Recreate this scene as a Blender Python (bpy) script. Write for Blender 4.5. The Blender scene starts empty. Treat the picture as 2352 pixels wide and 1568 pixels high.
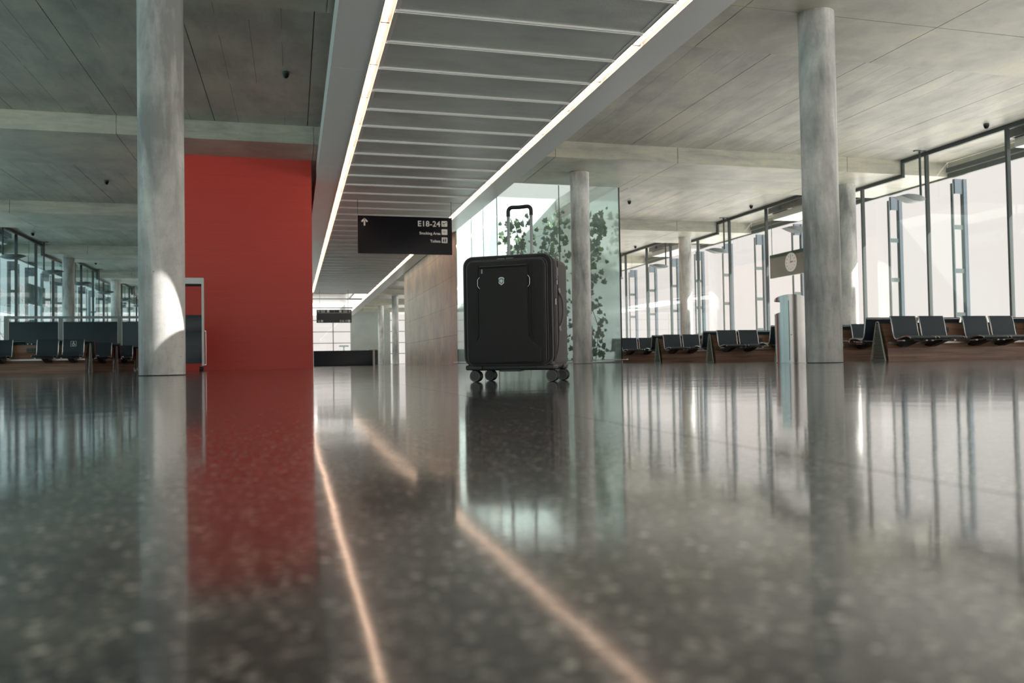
import bpy, math, random
from mathutils import Vector, Matrix
PI = math.pi
S = bpy.context.scene
COL = S.collection
random.seed(7)

# ------------------------------------------------------------------ camera, sky, sun, exposure
YAW, PITCH, ROLL, FPX, CH = 0.26284, 0.02411, -0.01653, 1872.27, 0.119
def camera():
    F = Vector((math.sin(YAW)*math.cos(PITCH), math.cos(YAW)*math.cos(PITCH), math.sin(PITCH)))
    R0 = Vector((math.cos(YAW), -math.sin(YAW), 0)); U0 = R0.cross(F)
    R = math.cos(ROLL)*R0 + math.sin(ROLL)*U0
    U = -math.sin(ROLL)*R0 + math.cos(ROLL)*U0
    cd = bpy.data.cameras.new('camera'); co = bpy.data.objects.new('camera', cd); COL.objects.link(co)
    m = Matrix((R, U, -F)).transposed().to_4x4(); m.translation = Vector((0, 0, CH))
    co.matrix_world = m
    cd.sensor_width = 36; cd.lens = 36*FPX/2352; cd.clip_start = 0.02; cd.clip_end = 2000
    cd.dof.use_dof = True; cd.dof.focus_distance = 4.75; cd.dof.aperture_fstop = 4.6
    S.camera = co
camera()

W = bpy.data.worlds.new('world'); S.world = W; W.use_nodes = True
wn = W.node_tree; wb = wn.nodes['Background']
wb.inputs[0].default_value = (1.0, 0.95, 0.905, 1); wb.inputs[1].default_value = 0.92

sd = bpy.data.lights.new('sun', 'SUN'); sd.energy = 24.0; sd.angle = 0.012; sd.color = (1, 0.965, 0.92)
so = bpy.data.objects.new('sun', sd); COL.objects.link(so); so.location = (60, -20, 60)
so.rotation_euler = Vector((0.65, -0.28, 0.70)).to_track_quat('Z', 'Y').to_euler()

S.view_settings.view_transform = 'Standard'; S.view_settings.look = 'None'
S.view_settings.gamma = 1; S.view_settings.use_curve_mapping = False
S.view_settings.exposure = 0.0
cy = S.cycles
cy.max_bounces = 9; cy.diffuse_bounces = 5; cy.glossy_bounces = 4; cy.transmission_bounces = 6
cy.transparent_max_bounces = 14; cy.sample_clamp_indirect = 6.0; cy.blur_glossy = 0.3
cy.caustics_reflective = True; cy.caustics_refractive = True
try:
    cy.use_denoising = True; cy.denoiser = 'OPENIMAGEDENOISE'
except Exception: pass

# ------------------------------------------------------------------ mesh builder
class MB:
    def __init__(s): s.v = []; s.f = []
    def add(s, vs, fs):
        o = len(s.v); s.v += [tuple(p) for p in vs]; s.f += [tuple(i+o for i in f) for f in fs]; return s
    def box(s, x0, x1, y0, y1, z0, z1):
        return s.add([(x0,y0,z0),(x1,y0,z0),(x1,y1,z0),(x0,y1,z0),(x0,y0,z1),(x1,y0,z1),(x1,y1,z1),(x0,y1,z1)],
                     [(3,2,1,0),(4,5,6,7),(0,1,5,4),(1,2,6,5),(2,3,7,6),(3,0,4,7)])
    def cyl(s, p0, p1, r0, r1=None, n=16, caps=True):
        r1 = r0 if r1 is None else r1
        p0 = Vector(p0); p1 = Vector(p1); d = (p1-p0).normalized()
        a = d.orthogonal().normalized(); b = d.cross(a)
        vs = [p0+r0*(math.cos(t)*a+math.sin(t)*b) for t in [2*PI*i/n for i in range(n)]] + \
             [p1+r1*(math.cos(t)*a+math.sin(t)*b) for t in [2*PI*i/n for i in range(n)]]
        fs = [(i, (i+1) % n, n+(i+1) % n, n+i) for i in range(n)]
        if caps: fs += [tuple(range(n-1, -1, -1)), tuple(range(n, 2*n))]
        return s.add(vs, fs)
    def tube(s, pts, r, n=8, closed=False, flat=1.0, up=None):
        pts = [Vector(p) for p in pts]; N = len(pts); rings = []; prev = None
        for i, p in enumerate(pts):
            if closed: t = pts[(i+1) % N]-pts[i-1]
            else: t = pts[min(i+1, N-1)]-pts[max(i-1, 0)]
            t.normalize()
            if up is not None: a = (Vector(up)-t*t.dot(Vector(up))).normalized()
            elif prev is None: a = t.orthogonal().normalized()
            else: a = (prev-t*t.dot(prev)).normalized()
            prev = a; b = t.cross(a)
            rings.append([p+r*(math.cos(q)*a+flat*math.sin(q)*b) for q in [2*PI*k/n for k in range(n)]])
        vs = [q for g in rings for q in g]; fs = []
        for i in range(N if closed else N-1):
            j = (i+1) % N
            fs += [(i*n+k, i*n+(k+1) % n, j*n+(k+1) % n, j*n+k) for k in range(n)]
        if not closed: fs += [tuple(range(n-1, -1, -1)), tuple((N-1)*n+k for k in range(n))]
        return s.add(vs, fs)
    def lathe(s, prof, c=(0, 0, 0), n=24):
        vs = [(c[0]+r*math.cos(2*PI*k/n), c[1]+r*math.sin(2*PI*k/n), c[2]+z) for r, z in prof for k in range(n)]
        fs = [(i*n+k, i*n+(k+1) % n, (i+1)*n+(k+1) % n, (i+1)*n+k) for i in range(len(prof)-1) for k in range(n)]
        fs += [tuple(range(n-1, -1, -1)), tuple((len(prof)-1)*n+k for k in range(n))]
        return s.add(vs, fs)
    def prism(s, out, a, b, ax='y'):
        n = len(out)
        P = {'y': lambda u, w, t: (u, t, w), 'x': lambda u, w, t: (t, u, w), 'z': lambda u, w, t: (u, w, t)}[ax]
        vs = [P(u, w, a) for u, w in out]+[P(u, w, b) for u, w in out]
        return s.add(vs, [(i, (i+1) % n, n+(i+1) % n, n+i) for i in range(n)]+[tuple(range(n-1, -1, -1)), tuple(range(n, 2*n))])
    def rslab(s, u0, u1, w0, w1, r, v0, v1, bev=0.004, k=6, nb=3, ax='y'):
        """rounded rectangle in (u,w), extruded along v with rounded rims"""
        def outline(ins):
            o = []; rr = max(r-ins, 0.0005)
            for cx, cz, a0 in ((u1-r, w1-r, 0), (u0+r, w1-r, PI/2), (u0+r, w0+r, PI), (u1-r, w0+r, 1.5*PI)):
                for i in range(k+1):
                    a = a0+PI/2*i/k; o.append((cx+rr*math.cos(a), cz+rr*math.sin(a)))
            return o
        lay = [(bev*(1-math.sin(PI/2*i/nb)), v0+bev*(1-math.cos(PI/2*i/nb))) for i in range(nb+1)]
        lay += [(bev*(1-math.cos(PI/2*i/nb)), v1-bev*(1-math.sin(PI/2*i/nb))) for i in range(nb+1)]
        P = {'y': lambda u, w, t: (u, t, w), 'x': lambda u, w, t: (t, u, w), 'z': lambda u, w, t: (u, w, t)}[ax]
        vs = []; m = 4*(k+1)
        for ins, v in lay: vs += [P(u, w, v) for u, w in outline(ins)]
        L = len(lay)
        fs = [(i*m+j, i*m+(j+1) % m, (i+1)*m+(j+1) % m, (i+1)*m+j) for i in range(L-1) for j in range(m)]
        fs += [tuple(range(m-1, -1, -1)), tuple((L-1)*m+j for j in range(m))]
        return s.add(vs, fs)
    def xf(s, M):
        s.v = [tuple(M @ Vector(p)) for p in s.v]; return s
    def mesh(s, name, mat, smooth=True):
        me = bpy.data.meshes.new(name); me.from_pydata(s.v, [], s.f); me.validate()
        me.update()
        import bmesh
        if len(s.f) < 60000:
            bm = bmesh.new(); bm.from_mesh(me); bmesh.ops.recalc_face_normals(bm, faces=bm.faces); bm.to_mesh(me); bm.free()
        if smooth:
            me.shade_smooth()
            try: me.set_sharp_from_angle(angle=math.radians(35))
            except Exception: pass
        if mat: me.materials.append(mat)
        return me
    def link(s, name, mat, parent=None, smooth=True):
        return put(name, s.mesh(name, mat, smooth), parent)
def put(name, me, parent=None, loc=None, rot=None):
    o = bpy.data.objects.new(name, me); COL.objects.link(o)
    if parent: o.parent = parent
    if loc: o.location = loc
    if rot: o.rotation_euler = rot
    return o
def empty(name, loc=(0, 0, 0), rz=0):
    o = bpy.data.objects.new(name, None); COL.objects.link(o); o.location = loc; o.rotation_euler = (0, 0, rz)
    o.empty_display_size = 0.1; return o
def tag(o, label, cat, group=None):
    o['label'] = label; o['category'] = cat
    if group: o['group'] = group
    return o
def struct(o, label=None, cat=None):
    o['kind'] = 'structure'
    if label: o['label'] = label
    if cat: o['category'] = cat
    return o
def kids(o): return [c for c in o.children]
def copy_tree(o, parent=None):
    c = o.copy(); COL.objects.link(c); c.parent = parent
    if parent is not None: c.matrix_parent_inverse = o.matrix_parent_inverse
    for ch in kids(o): copy_tree(ch, c)
    return c

# ------------------------------------------------------------------ materials
def mat(name, col=(0.5, 0.5, 0.5), rough=0.5, metal=0.0, spec=0.5, emit=None, es=1.0):
    m = bpy.data.materials.new(name); m.use_nodes = True
    b = m.node_tree.nodes['Principled BSDF']
    b.inputs['Base Color'].default_value = (*col, 1); b.inputs['Roughness'].default_value = rough
    b.inputs['Metallic'].default_value = metal
    b.inputs['Specular IOR Level'].default_value = spec
    if emit: b.inputs['Emission Color'].default_value = (*emit, 1); b.inputs['Emission Strength'].default_value = es
    return m
class N:
    def __init__(s, m): s.t = m.node_tree; s.b = s.t.nodes.get('Principled BSDF')
    def n(s, typ, **k):
        x = s.t.nodes.new(typ)
        for a, b in k.items():
            if a.startswith('i_'):
                key = a[2:]; key = int(key) if key.isdigit() else key.replace('_', ' ')
                x.inputs[key].default_value = b
            else: setattr(x, a, b)
        return x
    def l(s, a, b): s.t.links.new(a, b)
    def coord(s, scale=(1, 1, 1), world=True):
        if world: g = s.n('ShaderNodeNewGeometry'); src = g.outputs['Position']
        else: g = s.n('ShaderNodeTexCoord'); src = g.outputs['Object']
        mp = s.n('ShaderNodeMapping'); mp.inputs['Scale'].default_value = scale
        s.l(src, mp.inputs['Vector']); return mp.outputs[0]
    def noise(s, vec, sc, det=4, rough=0.55, dist=0.0):
        x = s.n('ShaderNodeTexNoise', i_Scale=sc, i_Detail=det, i_Roughness=rough, i_Distortion=dist)
        s.l(vec, x.inputs['Vector']); return x.outputs[0]
    def ramp(s, fac, stops):
        r = s.n('ShaderNodeValToRGB'); e = r.color_ramp.elements
        while len(e) < len(stops): e.new(0.5)
        for i, (p, c) in enumerate(stops):
            e[i].position = p; e[i].color = (*c, 1) if len(c) == 3 else c
        s.l(fac, r.inputs[0]); return r.outputs[0]
    def mix(s, f, a, b, mode='MIX'):
        x = s.n('ShaderNodeMix', data_type='RGBA', blend_type=mode)
        if isinstance(f, float): x.inputs[0].default_value = f
        else: s.l(f, x.inputs[0])
        for i, c in ((6, a), (7, b)):
            if isinstance(c, tuple): x.inputs[i].default_value = (*c, 1)
            else: s.l(c, x.inputs[i])
        return x.outputs[2]
    def math(s, op, a, b=None, c=None):
        x = s.n('ShaderNodeMath', operation=op)
        for i, q in enumerate((a, b, c)):
            if q is None: continue
            if isinstance(q, (int, float)): x.inputs[i].default_value = q
            else: s.l(q, x.inputs[i])
        return x.outputs[0]
    def bump(s, h, strength=0.3, dist=0.01):
        x = s.n('ShaderNodeBump', i_Strength=strength, i_Distance=dist); s.l(h, x.inputs['Height'])
        s.l(x.outputs[0], s.b.inputs['Normal']); return x

def concrete(name, base, var=0.25, streak=(0.35, 6, 6), boards=0.0, rough=0.65, warm=(1.0, 0.97, 0.90), zonal=None):
    m = mat(name, base, rough); k = N(m)
    c1 = k.noise(k.coord(streak), 1.0, 6, 0.62, 0.4)
    c2 = k.noise(k.coord(), 0.55, 5, 0.6)
    c3 = k.noise(k.coord(), 14, 5, 0.7)
    lo = tuple(x*(1-var) for x in base); hi = tuple(min(1, x*(1+var)*w) for x, w in zip(base, warm))
    col = k.ramp(k.math('ADD', k.math('MULTIPLY', c1, 0.55), k.math('MULTIPLY', c2, 0.45)), [(0.40, lo), (0.5, base), (0.60, hi)])
    col = k.mix(k.ramp(c3, [(0.5, (0, 0, 0)), (0.8, (0.35, 0.35, 0.35))]), col, lo)
    h = k.math('MULTIPLY', c3, 0.3)
    # sparse pores
    vo = k.n('ShaderNodeTexVoronoi', i_Scale=9.0); k.l(k.coord(), vo.inputs['Vector'])
    pore = k.math('LESS_THAN', vo.outputs['Distance'], 0.07)
    pm = k.math('MULTIPLY', pore, k.math('GREATER_THAN', c1, 0.52))
    col = k.mix(pm, col, tuple(x*0.4 for x in base))
    if boards:
        sx = k.n('ShaderNodeSeparateXYZ'); k.l(k.coord(), sx.inputs[0])
        t = k.math('DIVIDE', k.math('ADD', sx.outputs[0], 1.91+2.35*20), boards)
        cell = k.math('FLOOR', t); fr = k.math('ABSOLUTE', k.math('SUBTRACT', k.math('FRACT', t), 0.5))
        line = k.math('GREATER_THAN', fr, 0.5-0.006/boards)
        brk = k.noise(k.coord((3.0, 0.35, 1)), 1.0, 3)
        line = k.math('MULTIPLY', line, k.math('GREATER_THAN', brk, 0.47))
        wn_ = k.n('ShaderNodeTexWhiteNoise', noise_dimensions='1D'); k.l(cell, wn_.inputs['W'])
        tone = k.math('ADD', k.math('MULTIPLY', wn_.outputs[0], 0.14), 0.93)
        cmb = k.n('ShaderNodeCombineColor'); [k.l(tone, cmb.inputs[i]) for i in range(3)]
        col = k.mix(1.0, col, cmb.outputs[0], 'MULTIPLY')
        col = k.mix(k.math('MULTIPLY', line, 0.75), col, tuple(x*0.25 for x in base))
        h = k.math('SUBTRACT', h, line)
    k.l(col, k.b.inputs['Base Color'])
    k.bump(h, 0.25, 0.006)
    return m

M = {}
M['slab'] = concrete('ceiling_concrete', (0.475, 0.475, 0.43), 0.22, (1.8, 0.55, 5), boards=0.5875, rough=0.45)
M['beam'] = concrete('beam_concrete', (0.475, 0.475, 0.41), 0.22, (0.8, 0.8, 5), rough=0.42)
M['column'] = concrete('column_concrete', (0.52, 0.53, 0.52), 0.50, (2.2, 2.2, 0.45), rough=0.5, warm=(1, 0.97, 0.95))
M['tan'] = concrete('core_concrete', (0.82, 0.63, 0.50), 0.18, (1, 1.2, 1.0), rough=0.42)
M['greywall'] = concrete('far_concrete', (0.40, 0.44, 0.42), 0.08, (1, 1, 1), rough=0.6)
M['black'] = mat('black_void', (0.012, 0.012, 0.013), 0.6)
M['frame'] = mat('frame_paint', (0.075, 0.09, 0.09), 0.35, 0.2)
M['frame2'] = mat('outer_frame_paint', (0.055, 0.08, 0.08), 0.4, 0.1)
M['post'] = mat('fin_aluminium', (0.075, 0.10, 0.12), 0.35, 0.2)
M['postdark'] = mat('fin_dark', (0.05, 0.075, 0.08), 0.4)
M['chrome'] = mat('chrome', (0.72, 0.73, 0.74), 0.15, 1.0)
M['alu'] = mat('brushed_aluminium', (0.55, 0.56, 0.56), 0.32, 1.0)
M['white'] = mat('white_paint', (0.78, 0.79, 0.78), 0.4)
M['whiteink'] = mat('sign_white', (0.90, 0.90, 0.88), 0.5)
M['signblack'] = mat('sign_black', (0.009, 0.010, 0.014), 0.3, 0, 0.2)
M['lamp'] = mat('lamp_metal', (0.13, 0.155, 0.16), 0.4, 0.2)
M['signgrey'] = mat('sign_grey', (0.075, 0.078, 0.085), 0.3)
M['leather'] = mat('black_leather', (0.032, 0.050, 0.068), 0.40, 0, 0.40)
M['darkblue'] = mat('counter_blue', (0.018, 0.036, 0.052), 0.3)
M['greensign'] = mat('dark_green_sign', (0.030, 0.066, 0.058), 0.4)
M['led'] = mat('led_tube', (0.9, 0.9, 0.9), 0.5, emit=(1.0, 0.66, 0.47), es=5.5)
M['guard'] = mat('guard_paint', (0.36, 0.42, 0.36), 0.35, 0.3)
M['railgrey'] = mat('rail_grey', (0.26, 0.31, 0.30), 0.35, 0.2)
M['rubber'] = mat('rubber', (0.012, 0.012, 0.013), 0.5)

# red painted wall: fine horizontal brush relief
m = mat('red_paint', (0.42, 0.035, 0.024), 0.38); k = N(m)
c = k.noise(k.coord((0.6, 0.6, 22)), 1, 4); k.l(k.ramp(c, [(0.3, (0.60, 0.046, 0.030)), (0.7, (0.64, 0.052, 0.033))]), k.b.inputs['Base Color'])
k.bump(c, 0.05, 0.004); M['red'] = m

# wood laminate
m = mat('wood_laminate', (0.3, 0.17, 0.11), 0.3); k = N(m)
c = k.noise(k.coord((0.7, 0.7, 16)), 1.0, 6, 0.6, 0.6)
k.l(k.ramp(c, [(0.3, (0.17, 0.085, 0.052)), (0.5, (0.30, 0.165, 0.105)), (0.7, (0.40, 0.25, 0.17))]), k.b.inputs['Base Color'])
M['wood'] = m

# brushed stainless steel
m = mat('stainless_steel', (0.62, 0.61, 0.59), 0.27, 1.0); k = N(m)
c = k.noise(k.coord((60, 60, 0.6)), 1.0, 3); k.bump(c, 0.06, 0.002); M['steel'] = m

# perforated metal ceiling mesh (holes far below a pixel or two in size)
m = mat('perforated_metal', (0.5, 0.5, 0.5), 0.4, 0.35); k = N(m)
sx = k.n('ShaderNodeSeparateXYZ'); k.l(k.coord(), sx.inputs[0])
p = 0.024
a = k.math('SINE', k.math('MULTIPLY', sx.outputs[0], 2*PI/p)); b_ = k.math('SINE', k.math('MULTIPLY', sx.outputs[1], 2*PI/p))
hole = k.math('GREATER_THAN', k.math('MULTIPLY', a, b_), 0.22)
cl = k.noise(k.coord((0.8, 1.6, 1)), 1.0, 5, 0.6)
base = k.ramp(cl, [(0.38, (0.74, 0.76, 0.75)), (0.62, (0.92, 0.93, 0.91))])
k.l(k.mix(hole, base, (0.20, 0.205, 0.20)), k.b.inputs['Base Color'])
k.l(k.math('MULTIPLY', k.math('SUBTRACT', 1.0, hole), 0.3), k.b.inputs['Metallic']); M['mesh'] = m
m = mat('perforated_side', (0.5, 0.5, 0.5), 0.35, 0.0); k = N(m)
sx = k.n('ShaderNodeSeparateXYZ'); k.l(k.coord(), sx.inputs[0])
a = k.math('SINE', k.math('MULTIPLY', sx.outputs[0], 2*PI/0.02)); b_ = k.math('SINE', k.math('MULTIPLY', sx.outputs[1], 2*PI/0.02))
hole = k.math('GREATER_THAN', k.math('MULTIPLY', a, b_), 0.45)
k.l(k.mix(hole, (0.90, 0.91, 0.92), (0.45, 0.46, 0.47)), k.b.inputs['Base Color']); M['side'] = m
M['rib'] = mat('ceiling_rib', (0.74, 0.74, 0.73), 0.4, 0.1)

# polished terrazzo
def terrazzo():
    m = mat('terrazzo', (0.1, 0.1, 0.1), 0.06); k = N(m)
    base = k.ramp(k.noise(k.coord(), 1.4, 4), [(0.35, (0.026, 0.031, 0.036)), (0.65, (0.045, 0.047, 0.048))])
    col = base
    for sc, thr, gate, stops in ((205, 9.0, 0.12, [(0.0, (0.022, 0.024, 0.028)), (0.45, (0.034, 0.036, 0.039)), (0.66, (0.075, 0.073, 0.068)), (0.86, (0.17, 0.165, 0.15)), (0.955, (0.50, 0.48, 0.44))]),
                                 (105, 0.38, 0.72, [(0.0, (0.02, 0.022, 0.026)), (0.5, (0.13, 0.125, 0.115)), (0.82, (0.36, 0.35, 0.32)), (0.94, (0.9, 0.87, 0.8))])):
        vo = k.n('ShaderNodeTexVoronoi', i_Scale=float(sc), i_Randomness=1.0); k.l(k.coord((1, 1, 0.001)), vo.inputs['Vector'])
        bw = k.n('ShaderNodeSeparateColor'); k.l(vo.outputs['Color'], bw.inputs[0])
        chip = k.ramp(bw.outputs[0], stops)
        msk = k.math('MULTIPLY', k.math('LESS_THAN', vo.outputs['Distance'], thr), k.math('GREATER_THAN', bw.outputs[1], gate))
        col = k.mix(msk, col, chip)
    k.l(col, k.b.inputs['Base Color'])
    k.b.inputs['IOR'].default_value = 1.62
    w1 = k.noise(k.coord(), 1.6, 2); w2 = k.noise(k.coord(), 30, 3)
    k.bump(k.math('ADD', w1, k.math('MULTIPLY', w2, 0.05)), 0.14, 0.010)
    k.b.inputs['Roughness'].default_value = 0.30; k.b.inputs['Specular IOR Level'].default_value = 0.30
    k.b.inputs['Coat Weight'].default_value = 1.0; k.b.inputs['Coat IOR'].default_value = 1.68
    k.l(k.math('ADD', k.math('MULTIPLY', k.noise(k.coord(), 3, 4), 0.06), 0.05), k.b.inputs['Coat Roughness'])
    k.l(k.b.inputs['Normal'].links[0].from_socket, k.b.inputs['Coat Normal'])
    return m
M['floor'] = terrazzo()

def schlick(t, f0):
    g = t.nodes.new('ShaderNodeNewGeometry'); d = t.nodes.new('ShaderNodeVectorMath'); d.operation = 'DOT_PRODUCT'
    t.links.new(g.outputs['Normal'], d.inputs[0]); t.links.new(g.outputs['Incoming'], d.inputs[1])
    def mm(op, a, b=None):
        x = t.nodes.new('ShaderNodeMath'); x.operation = op
        for i, q in enumerate((a, b)):
            if q is None: continue
            if isinstance(q, (int, float)): x.inputs[i].default_value = q
            else: t.links.new(q, x.inputs[i])
        return x.outputs[0]
    c = mm('SUBTRACT', 1.0, mm('ABSOLUTE', d.outputs['Value']))
    return mm('ADD', mm('MULTIPLY', mm('POWER', c, 5.0), 1-f0), f0)
def glass(name, tint, refl=1.0):
    m = bpy.data.materials.new(name); m.use_nodes = True; t = m.node_tree; t.nodes.clear()
    o = t.nodes.new('ShaderNodeOutputMaterial'); mx = t.nodes.new('ShaderNodeMixShader')
    tr = t.nodes.new('ShaderNodeBsdfTransparent'); tr.inputs[0].default_value = (*tint, 1)
    gl = t.nodes.new('ShaderNodeBsdfGlossy'); gl.inputs['Roughness'].default_value = 0.0; gl.inputs[0].default_value = (refl,)*3+(1,)
    t.links.new(schlick(t, 0.03), mx.inputs[0]); t.links.new(tr.outputs[0], mx.inputs[1]); t.links.new(gl.outputs[0], mx.inputs[2])
    t.links.new(mx.outputs[0], o.inputs[0]); return m
M['glass'] = glass('clear_glass', (0.985, 0.985, 0.98))
M['glassleft'] = glass('blue_glass', (0.73, 0.90, 0.93))
M['glasspart'] = glass('smoked_glass', (0.10, 0.13, 0.15))
# etched glass of the planted courtyard
m = bpy.data.materials.new('frosted_glass'); m.use_nodes = True; t = m.node_tree; t.nodes.clear()
o = t.nodes.new('ShaderNodeOutputMaterial'); mx = t.nodes.new('ShaderNodeMixShader'); m2 = t.nodes.new('ShaderNodeMixShader')
rf = t.nodes.new('ShaderNodeBsdfRefraction'); rf.inputs['IOR'].default_value = 1.03; rf.inputs['Roughness'].default_value = 0.27; rf.inputs[0].default_value = (0.93, 0.985, 0.975, 1)
tl = t.nodes.new('ShaderNodeBsdfTranslucent'); tl.inputs[0].default_value = (0.62, 0.72, 0.70, 1)
gl = t.nodes.new('ShaderNodeBsdfGlossy'); gl.inputs['Roughness'].default_value = 0.05
m2.inputs[0].default_value = 0.14
t.links.new(rf.outputs[0], m2.inputs[1]); t.links.new(tl.outputs[0], m2.inputs[2])
t.links.new(schlick(t, 0.03), mx.inputs[0]); t.links.new(m2.outputs[0], mx.inputs[1]); t.links.new(gl.outputs[0], mx.inputs[2])
t.links.new(mx.outputs[0], o.inputs[0]); M['frost'] = m

# leaves
m = mat('ivy_leaf', (0.06, 0.13, 0.04), 0.45); k = N(m)
oi = k.n('ShaderNodeObjectInfo')
k.l(k.ramp(oi.outputs['Random'], [(0.0, (0.022, 0.06, 0.028)), (0.65, (0.045, 0.10, 0.036)), (1.0, (0.13, 0.20, 0.05))]), k.b.inputs['Base Color'])
M['leaf'] = m
M['stem'] = mat('vine_stem', (0.10, 0.08, 0.05), 0.7)
M['planter'] = mat('gravel', (0.30, 0.30, 0.27), 0.9)
M['plaster'] = mat('courtyard_render', (0.80, 0.92, 0.90), 0.8)

# suitcase
def fabric(name, col, rough=0.75, sc=1400):
    m = mat(name, col, rough, 0, 0.35); k = N(m)
    c = k.coord((1, 1, 1), world=False)
    w1 = k.n('ShaderNodeTexWave', i_Scale=sc/6.3, wave_type='BANDS', bands_direction='X'); w2 = k.n('ShaderNodeTexWave', i_Scale=sc/6.3, wave_type='BANDS', bands_direction='Z')
    k.l(c, w1.inputs['Vector']); k.l(c, w2.inputs['Vector'])
    k.bump(k.math('ADD', w1.outputs[1], w2.outputs[1]), 0.15, 0.0005)
    try: k.b.inputs['Sheen Weight'].default_value = 0.15; k.b.inputs['Sheen Roughness'].default_value = 0.5
    except Exception: pass
    return m
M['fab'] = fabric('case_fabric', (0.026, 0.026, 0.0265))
M['fab_lit'] = fabric('case_fabric_lit', (0.125, 0.120, 0.123), 0.7)  # lighter copy of the case fabric, light on the side put into the colour
M['piping'] = mat('case_piping', (0.085, 0.085, 0.087), 0.32)
M['zip'] = mat('zip_tape', (0.006, 0.006, 0.006), 0.6)
M['plastic'] = mat('case_plastic', (0.032, 0.032, 0.032), 0.33)
M['pole'] = mat('handle_pole', (0.30, 0.30, 0.30), 0.3, 0.9)
M['grip'] = mat('handle_grip', (0.014, 0.014, 0.016), 0.45)
M['hub'] = mat('wheel_hub', (0.055, 0.053, 0.05), 0.4)
M['silver'] = mat('silver_badge', (0.66, 0.67, 0.68), 0.25, 0.9)
M['badge'] = mat('badge_grey', (0.28, 0.28, 0.28), 0.4, 0.6)
M['handlegrey'] = mat('side_handle_grey', (0.17, 0.17, 0.17), 0.4)

# ------------------------------------------------------------------ geometry constants (metres)
XA, X1, X2, XF = -1.745, 8.83, 18.68, -11.63
Y0, DY, HB, HS, HW = 12.15, 12.115, 6.05, 6.53, 1.80
XL, XR = -14.2, 21.28            # slab edges
GL, GR = -12.42, 19.47           # inner glass walls
YS, YE = -8.0, 97.0
row = lambda k_: Y0+k_*DY

# ------------------------------------------------------------------ floor
fl = struct(empty('floor'), 'polished grey terrazzo floor reflecting the whole hall')
xs = [XL]+[0.58+3.03*i for i in range(-4, 7)]+[XR]
ys = [YS]+[12.15+6.0575*i for i in range(-3, 14)]+[YE+1]
G = 0.0012
for i in range(len(xs)-1):
    for j in range(len(ys)-1):
        MB().box(xs[i]+G, xs[i+1]-G, ys[j]+G, ys[j+1]-G, -0.05, 0).link('terrazzo_panel', M['floor'], fl, False)
MB().box(XL, XR, YS, YE+1, -0.3, -0.0515).link('screed', M['postdark'], fl, False)

# ------------------------------------------------------------------ ceiling: slab panels, deep beams
HOLES = [(6.57, 10.92, 26.06, 33.1), (1.42, 5.8, 63.4, 94.5)]
def subtract(r):
    out = [r]
    for hx0, hx1, hy0, hy1 in HOLES:
        nxt = []
        for x0, x1, y0, y1 in out:
            if x1 <= hx0 or x0 >= hx1 or y1 <= hy0 or y0 >= hy1: nxt.append((x0, x1, y0, y1)); continue
            if x0 < hx0: nxt.append((x0, hx0, y0, y1))
            if x1 > hx1: nxt.append((hx1, x1, y0, y1))
            a, b = max(x0, hx0), min(x1, hx1)
            if y0 < hy0: nxt.append((a, b, y0, hy0))
            if y1 > hy1: nxt.append((a, b, hy1, y1))
        out = nxt
    return [q for q in out if q[1]-q[0] > 0.05 and q[3]-q[2] > 0.05]
cei = struct(empty('ceiling', (0, 0, 0)), 'board-marked concrete slab with deep cross beams')
cx = [XL]+[-1.91+2.35*i for i in range(-5, 10)]+[XR]
cx = sorted(set([c_ for c_ in cx if XL <= c_ <= XR]))
g = 0.009
bx = [XL, -10.3, -4.28, 0.6, 7.45, 11.36, 17.36, XR]
for k_ in range(-1, 8):
    yb0, yb1 = row(k_)-HW, row(k_)+HW
    ym = row(k_)
    for i in range(len(bx)-1):
        for a, b in ((yb0, ym), (ym, yb1)):
            for q in subtract((bx[i], bx[i+1], a, b)):
                MB().box(q[0]+g, q[1]-g, q[2]+(g if a == ym else 0), q[3]-(g if b == ym else 0), HB, HS+0.12).link('beam_panel', M['beam'], cei, False)
    for i in range(len(cx)-1):
        for q in (subtract((cx[i], cx[i+1], yb1, row(k_+1)-HW-1.18))+subtract((cx[i], cx[i+1], row(k_+1)-HW-1.18, row(k_+1)-HW))) if k_ < 7 else []:
            MB().box(q[0]+g, q[1]-g, q[2]+0.004, q[3]-0.004, HS, HS+0.12).link('slab_panel', M['slab'], cei, False)
    for i in range(len(cx)-1):
        pass
mb = MB()
for i in range(len(cx)-1):
    for q in subtract((cx[i], cx[i+1], YS, YE+2)): mb.box(q[0], q[1], q[2], q[3], HS+0.1205, HS+0.45)
mb.link('slab_core', M['slab'], cei, False)
mb = MB()
for i in range(len(cx)-1):
    for k_ in range(-1, 8):
        for q in subtract((cx[i]+0.03 if i == 0 else cx[i], cx[i+1]-(0.03 if i == len(cx)-2 else 0), row(k_)-HW+0.03, row(k_)+HW-0.03)): mb.box(q[0], q[1], q[2], q[3], HB+0.03, HS+0.119)
mb.link('beam_core', M['beam'], cei, False)

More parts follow.
